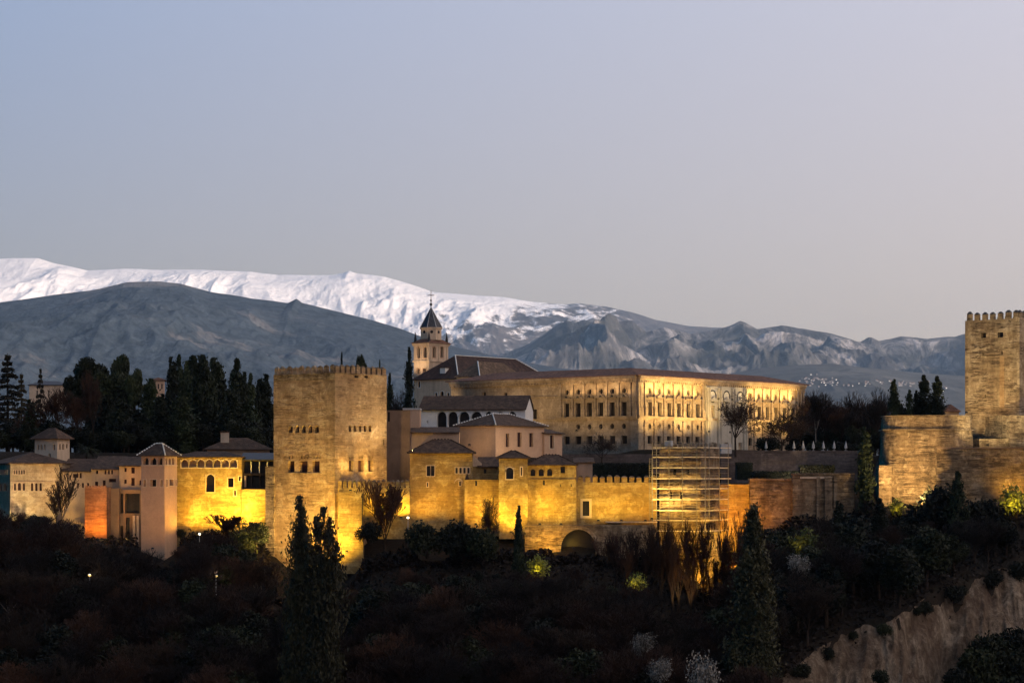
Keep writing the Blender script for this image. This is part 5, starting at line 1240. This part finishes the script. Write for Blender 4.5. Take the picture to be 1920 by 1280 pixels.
# grey-white seeding shrubs near the bottom edge
P_bl = [proto(mk_bush(1.6, 3.4, 91, n=1900, mat='blossom', name='pale_shrub', leaf=.22, blobs=12), 3.4, 1.6)]
for px, top, wd, Y, lab in ((1207,1181,46,362,'pale grey-white shrub, uppermost of the three at the bottom edge'),(1240,1228,50,358,'pale grey-white shrub, lower left of the three'),(1318,1212,66,358,'biggest pale grey-white shrub, beside the foreground cypress'),(1497,1035,44,398,'small whitish flowering shrub lit on the slope above the cliff')):
    x = PX(px, Y); place(P_bl[0], px, 0, Y, h=wd/F*Y*(1.9 if px == 1318 else 1.05), z=PZ(top, Y)-wd/F*Y*(1.9 if px == 1318 else 1.05), wpx=wd, label=lab, group='pale seeding shrubs')
# bushes catching lamp light
P_yl = [proto(mk_bush(1.6, 2.4, 95, n=900, mat='yleaf', name='bush', leaf=.34, blobs=11), 2.4, 1.6)]
for px, py, wd, Y, lab in ((1680,950,34,434,'small bright yellow-green bush lit at the foot of the round bastion'),(1905,935,60,431,'yellow-lit bush at the right edge under the outer wall'),(1508,1018,60,408,'dim olive bush lit on the slope left of the whitish shrub'),(1008,1062,46,417,'yellow-green bush glowing left of the great arch'),(1192,1092,40,412,'yellow-green bush glowing below the scaffolded tower'),(460,1012,60,432,'yellow-green bush at the foot of the gold hall'),(420,1078,40,409,'small yellow-lit bush beside a path lamp')):
    x = PX(px, Y); hh = wd/F*Y*.95; place(P_yl[0], px, 0, Y, h=hh, z=PZ(py, Y)-hh*.5, wpx=wd, label=lab)
for px, top, wd, Y, lab in ((482,975,56,432,'black rounded bush at the left foot of the square tower'),(690,975,50,424,'black rounded bush at the foot of the bastion'),(870,972,90,422,'black hedge-like bush under the tan hall'),(800,975,80,422,'dark bush behind the white street lamp'),(905,985,80,420,'dark bush below the buttress wall'),(1750,905,110,430,'dark bush mass below the outer wall'),(1850,930,100,428,'dark bush mass under the right end of the outer wall'),(1690,960,80,430,'dark bush below the round bastion'),(338,990,22,441,'dark ivy bush in the corner beside the pink tower')):
    hh = wd/F*Y*.8; place(P_bush[1], px, 0, Y, h=hh, z=PZ(top, Y)-hh, wpx=wd, label=lab, group='dark bushes at the wall foot')
# ---- street lamps
lp = empty('street_lamp', (0, 0, 0), 0, None, 'street lamp')
mb = MB(); mb.cone(0, 0, 0, 3.4, .07, .05, 6); mb.cone(0, 0, 0, .4, .14, .10, 6); mb.build('pole', M['metal'], lp)
mb = MB(); mb.cone(0, 0, 3.4, 3.55, .12, .30, 8); mb.cone(0, 0, 3.55, 3.72, .30, .22, 8); mb.build('lamp_head', M['lamp'], lp)
mb = MB(); mb.cone(0, 0, 3.722, 3.86, .34, .05, 8); mb.build('lamp_cap', M['metal'], lp)
for i, (px, py, Y, lab) in enumerate(((374,1001,426,'white street lamp standing below the gold hall'),(765,970,422,'white street lamp in front of the tan hall'),(405,1079,404,'small lit path lamp in the dark wood left of the foreground cypresses'),(168,1078,404,'lit path lamp in the dark wood below the orange tower'))):
    o = lp if i == 0 else copy_tree(lp); o['label'] = lab; o['group'] = 'street lamps on the slope path'; o.location = (PX(px, Y), Y, PZ(py, Y)-3.6)
    if i >= 2:
        hd_ = [c for c in o.children if c.name.startswith('lamp_head')][0]; hd_.data = hd_.data.copy(); hd_.data.materials[0] = M['amber']
    L = bpy.data.lights.new('bulb', 'POINT'); L.energy = 60; L.color = (1, .9, .75) if i < 2 else (1, .75, .3); L.shadow_soft_size = .2; lo = bpy.data.objects.new('light', L); COL.objects.link(lo); lo.parent = o; lo.location = (0, 0, 4.2)

# ================================================================== FLOODLIGHTS (fittings at the wall feet, with added fill lamps among them)
SOD = (1, .57, .045); GOLD = (1, .66, .16); ORG = (1, .36, .012); PALE = (1, .82, .44); YEL = (1, .66, .06)
def fl(px, Y, z, tpx, tpy, tY, p, lab, col=GOLD, ang=110, size=.25):
    if p < 14000 and 5 < tY-Y < 14: Y = tY-.66*(tY-Y); p *= .62
    x_ = PX(px, Y); z = max(z, gz(x_, Y)+.25) if Y < 445 else z
    return floodlight((x_, Y, z), PT(tpx, tpy, tY), p, lab, color=col, ang=ang, size=size)
# square tower
fl(560, 421.5, PZ(1075, 421), 565, 950, 434, 23760, 'floodlight at the left foot of the square tower', (1,.66,.18), 120)
fl(604, 421.0, PZ(1062, 421), 610, 950, 431, 18590, 'floodlight at the right foot of the square tower', YEL, 120)
fl(508, 424.5, PZ(1060, 424), 506, 960, 436, 9152, 'floodlight by the buttress of the square tower', (1,.70,.24), 110)
_c = com.C; _e1, _e2 = com.e1, com.e2
floodlight((PX(775, 437.2), 437.2, PZ(846.5, 437.2)), (_c.x+8*_e1.x, _c.y+8*_e1.y, 13), 4200, 'added fill lamp on the eave of the tan hall aimed at the square tower', color=PALE, ang=100)  # lamp added to brighten the tower's right face
fl(480, 405, PZ(1010, 405), 570, 770, 434, 7979, 'floodlight in the wood aimed high at the square tower', PALE, 42)
# battlement wall
fl(712, 428.6, PZ(972, 428), 716, 912, 431.5, 4050, 'floodlight behind the lit leafless tree at the battlement wall', YEL, 130)
fl(752, 428.0, PZ(972, 428), 756, 905, 432, 3120, 'floodlight by the corner of battlement wall and tan hall', YEL, 130)
fl(702, 429.0, PZ(905, 430), 712, 840, 439, 6300, 'floodlight on the walk behind the battlements', GOLD, 120)
fl(664, 426, PZ(905, 430), 668, 800, 434, 4200, 'second floodlight on the walk near the corner of the square tower', GOLD, 120)
fl(650, 423.0, PZ(1035, 423), 655, 960, 428, 146, 'floodlight at the foot of the orange-brown bastion', SOD, 130)
fl(657, 427.5, PZ(921, 428), 660, 903, 430.6, 420, 'floodlight on top of the orange-brown bastion', YEL, 140)
fl(690, 425.5, PZ(975, 425), 690, 912, 431, 900, 'floodlight between bastion and lit leafless tree', YEL, 130)
# hall, buttress wall
fl(790, 430, PZ(978, 430), 795, 905, 438, 3510, 'floodlight under the left end of the tan hall', SOD, 130)
fl(845, 430, PZ(978, 430), 845, 900, 438, 1320, 'floodlight under the blind arch of the tan hall', SOD, 130)
fl(892, 427, PZ(985, 427), 898, 930, 435.5, 3510, 'floodlight behind the dense bush tree', SOD, 130)
fl(925, 427, PZ(985, 427), 925, 930, 435.5, 2970, 'floodlight at the right end of the buttress wall', YEL, 130)
# turret, gallery house, gate wall
fl(958, 426, PZ(1000, 426), 960, 940, 433, 5880, 'floodlight at the foot of the small turret', YEL, 130)
fl(1012, 427.5, PZ(985, 427), 1012, 925, 435, 3900, 'floodlight under the left half of the gallery house', YEL, 130)
fl(1052, 427.5, PZ(985, 427), 1052, 925, 435, 3640, 'floodlight under the right half of the gallery house', YEL, 130)
fl(1122, 431.5, PZ(978, 431), 1125, 930, 438, 2295, 'floodlight right of the dark gateway', YEL, 135)
fl(1165, 431.5, PZ(978, 431), 1165, 930, 438, 2025, 'floodlight in the middle of the gate wall', YEL, 135)
fl(1210, 431.5, PZ(978, 431), 1210, 930, 438, 1819, 'floodlight at the right end of the gate wall', SOD, 135)
fl(1022, 424, PZ(1032, 424), 1025, 1005, 431, 4400, 'floodlight left of the great arch', SOD, 140)
fl(1075, 425, PZ(1030, 425), 1072, 1000, 431, 500, 'floodlight near the crown of the great arch', SOD, 140)
# scaffolded tower, stepped rampart
fl(1262, 424, PZ(1010, 424), 1275, 930, 436, 3300, 'floodlight at the left foot of the scaffolded tower', SOD, 130)
fl(1350, 436, PZ(1000, 436), 1360, 930, 447, 3600, 'floodlight in the corner right of the scaffolded tower', SOD, 130)
fl(1388, 436, PZ(1010, 436), 1385, 940, 447, 4800, 'floodlight low before the stepped rampart', ORG, 130)
fl(1375, 424, PZ(1075, 424), 1365, 1030, 440, 27300, 'floodlight deep between scaffold and foreground cypress', SOD, 140)
fl(1318, 424, PZ(1105, 424), 1310, 1060, 434, 2250, 'floodlight at the lowest foot of the scaffolded tower', ORG, 140)
fl(1440, 436, PZ(995, 436), 1440, 930, 446, 800, 'floodlight under the middle rampart step', ORG, 130)
fl(1222, 431.5, PZ(974, 431.5), 1278, 885, 436.2, 8320, 'added fill lamp on the ledge of the gate wall aimed at the scaffolded tower', GOLD, 110)  # extra lamp added to brighten the scaffolded tower
# bastion, keep, outer wall
fl(1694, 434, PZ(955, 434), 1700, 880, 446, 19404, 'floodlight left of the round bastion', (1,.68,.27), 85)
fl(1725, 428, PZ(945, 428), 1730, 860, 444, 16093, 'floodlight below the round bastion', (1,.68,.27), 120)
fl(1812, 452.5, PZ(775, 452), 1822, 690, 470, 9360, 'floodlight on the bastion rim by the left edge of the keep', (1,.68,.26), 110)
fl(1852, 436.0, PZ(836, 436), 1862, 690, 464, 26490, 'floodlight on the outer wall aimed at the keep', PALE, 76)
fl(1905, 431, PZ(945, 431), 1905, 890, 438, 3750, 'floodlight at the right end of the outer wall', SOD, 130)
# left palaces
fl(362, 441, PZ(1000, 441), 362, 930, 448, 5148, 'floodlight at the left foot of the gold hall', SOD, 130)
fl(410, 439.5, PZ(1000, 439), 410, 935, 448, 12409, 'floodlight at the middle foot of the gold hall', YEL, 130)
fl(462, 439.0, PZ(985, 439), 462, 930, 448, 13140, 'floodlight at the right foot of the gold hall', YEL, 130)
_c = ptw.C; _e1, _e2 = ptw.e1, ptw.e2; _p = _c+_e1*3.6-_e2*5.2
floodlight((_p.x, _p.y, PZ(1010, 437)), (_c.x+2.2*_e1.x, _c.y+2.2*_e1.y, PZ(930, 438)), 2600, 'floodlight lighting the narrow side of the pink tower', color=(1,.58,.07), ang=110)
fl(180, 439.5, PZ(1030, 439), 180, 960, 446, 5328, 'floodlight at the foot of the orange stone tower', ORG, 120)
fl(40, 440, PZ(1010, 440), 35, 930, 453, 13248, 'floodlight below the left end of the cream villa', PALE, 130)
fl(100, 442, PZ(1000, 442), 120, 940, 455, 5184, 'floodlight below the right end of the cream villa', GOLD, 130)
fl(237, 448, PZ(1015, 448), 240, 990, 452, 120, 'small lamp in the undercroft', GOLD, 140)
# lamps in the wood
fl(1680, 431, PZ(962, 431), 1681, 945, 434, 260, 'small floodlight in the bush under the round bastion', YEL, 150)
fl(1903, 427, PZ(955, 427), 1905, 932, 431, 900, 'floodlight in the bright bush under the outer wall', YEL, 150)
fl(1488, 405, PZ(1030, 405), 1505, 1010, 409, 60, 'small floodlight on the slope left of the whitish shrub', YEL, 150)
fl(1005, 414, PZ(1075, 414), 1008, 1058, 417, 300, 'small floodlight beside the bush left of the great arch', YEL, 150)
fl(1190, 409, PZ(1108, 409), 1192, 1085, 412, 210, 'small floodlight under the glowing bush below the scaffold', YEL, 150)
# palace facade uplights on its string course
def pal_light(P, a, p, lab, col, group):
    l_ = P(a, Cz(780.0), -2.3); wv = pal.root.matrix_world if False else Matrix.Translation(pal.root.location) @ Matrix.Rotation(pal.th, 4, 'Z')
    t_ = P(a, Cz(722), -.1)
    return floodlight(wv @ Vector(l_), wv @ Vector(t_), p, lab, color=col, ang=150, size=.15, group=group)
for c in Ru+Ru2: pal_light(PR, c-1.5, 1500, 'small uplight on the ledge of the lit palace front', (1,.66,.22), 'uplights on the palace ledge')
for c in Pu: pal_light(PR, c, 120, 'small uplight on the ledge of the lit palace front', (1,.82,.55), 'uplights on the palace ledge')
for c in Lv: pal_light(PL, c-1.5, 420, 'small uplight on the ledge of the dim palace side', (1,.66,.3), 'uplights on the palace side ledge')
pw_ = Matrix.Translation(pal.root.location) @ Matrix.Rotation(pal.th, 4, 'Z')
for c, p in ((Ru[0], 8000), (Ru[3], 8500), (Ru[5]+1, 5500), (Ru2[1], 7500), (Ru2[4], 8500)):
    a_ = pw_ @ Vector((c, -9, Cz(846))); floodlight(a_, pw_ @ Vector((c, 0, Cz(770))), p, 'floodlight on the ground before the lit palace front', color=(1,.66,.22), ang=120, group='floodlights before the palace front')
for v_, p_, lab_ in ((Lv[4], 2600, 'floodlight in the garden before the corner of the dim palace side'), (Lv[1], 3000, 'floodlight in the garden before the middle of the dim palace side'), (Lv[0]+13, 5200, 'floodlight in the court before the plain end of the palace')):
    a_ = pw_ @ Vector((-14, v_, Cz(846))); floodlight(a_, pw_ @ Vector((0, v_, Cz(760))), p_, lab_, color=(1,.68,.27), ang=120)
fl(985, 447, PZ(864, 447), 975, 820, 457, 2080, 'added hidden fill lamp on the gallery house roof aimed at the pink house', (1,.72,.36), 140)  # hidden fill lamp, added to warm the pink house
fl(880, 449, PZ(835, 449), 885, 815, 460, 700, 'added hidden fill lamp behind the tan hall roof aimed at the pink house', (1,.70,.32), 140)  # second hidden fill lamp added for the pink house
fl(286, 418, PZ(1030, 418), 287, 930, 440, 6630, 'added fill lamp in the wood before the dull side of the pink tower', (1,.52,.14), 60)  # added lamp standing in for warm city light on the pink tower
fl(215, 430, PZ(1030, 430), 200, 895, 455, 5200, 'added fill lamp in the wood before the little dull pink houses', (1,.66,.28), 70)  # added lamp, warms the walls of the small houses
fl(1280, 410, gz(PX(1280, 410), 410)+2.8, 1280, 870, 436, 3432, 'added fill lamp in the wood before the scaffolded tower', (1,.68,.27), 60)  # fill lamp added among the trees to lift the scaffolded tower
fl(1500, 455, PZ(884, 455), 1500, 866, 484, 3200, 'floodlight in the garden strip before the terrace wall', (1,.70,.42), 130)
fl(822, 560, PZ(775, 560), 830, 735, 590, 2600, 'added fill lamp in the yard before the church wall', (1,.74,.42), 120)  # added lamp that warms the grey church wall
# church
cw_ = Matrix.Translation(Vector((PX(804.6, 600), 600, 0))) @ Matrix.Rotation(R(TH), 4, 'Z')
floodlight(cw_ @ Vector((6, -6, PZ(700, 600))), cw_ @ Vector((4, 0, PZ(650, 600))), 3200, 'floodlight on the church roof aimed at the belfry', color=(1,.72,.42), ang=90)
floodlight(cw_ @ Vector((-7, 3, PZ(712, 600))), cw_ @ Vector((0, 3, PZ(655, 600))), 2600, 'floodlight left of the bell tower aimed at the belfry', color=(1,.72,.42), ang=90)

# ================================================================== clean-up of unplaced prototypes, then the air
for pr_ in P_cyp+P_pine+P_fir+P_bush+P_bare+P_red+P_ever+P_bl+P_yl+P_pop+[big, pop, pw, shg, shg2, shg3]:
    if pr_['n'] == 0:
        for ch in list(pr_['root'].children): bpy.data.objects.remove(ch)
        bpy.data.objects.remove(pr_['root'])
hb = MB(); hb.box(-27500, 27500, -8000, 59000, -150, 3900)
hz = hb.build('haze', None); tag(hz, kind='stuff')
hm_ = bpy.data.materials.new('air'); hm_.use_nodes = True; ntt = hm_.node_tree; ntt.nodes.remove(ntt.nodes['Principled BSDF'])
pv = ntt.nodes.new('ShaderNodeVolumePrincipled'); pv.inputs['Color'].default_value = (.50, .73, 1.0, 1); pv.inputs['Density'].default_value = 1.16e-5; pv.inputs['Anisotropy'].default_value = .2
ntt.links.new(pv.outputs[0], ntt.nodes['Material Output'].inputs['Volume']); hz.data.materials.append(hm_)
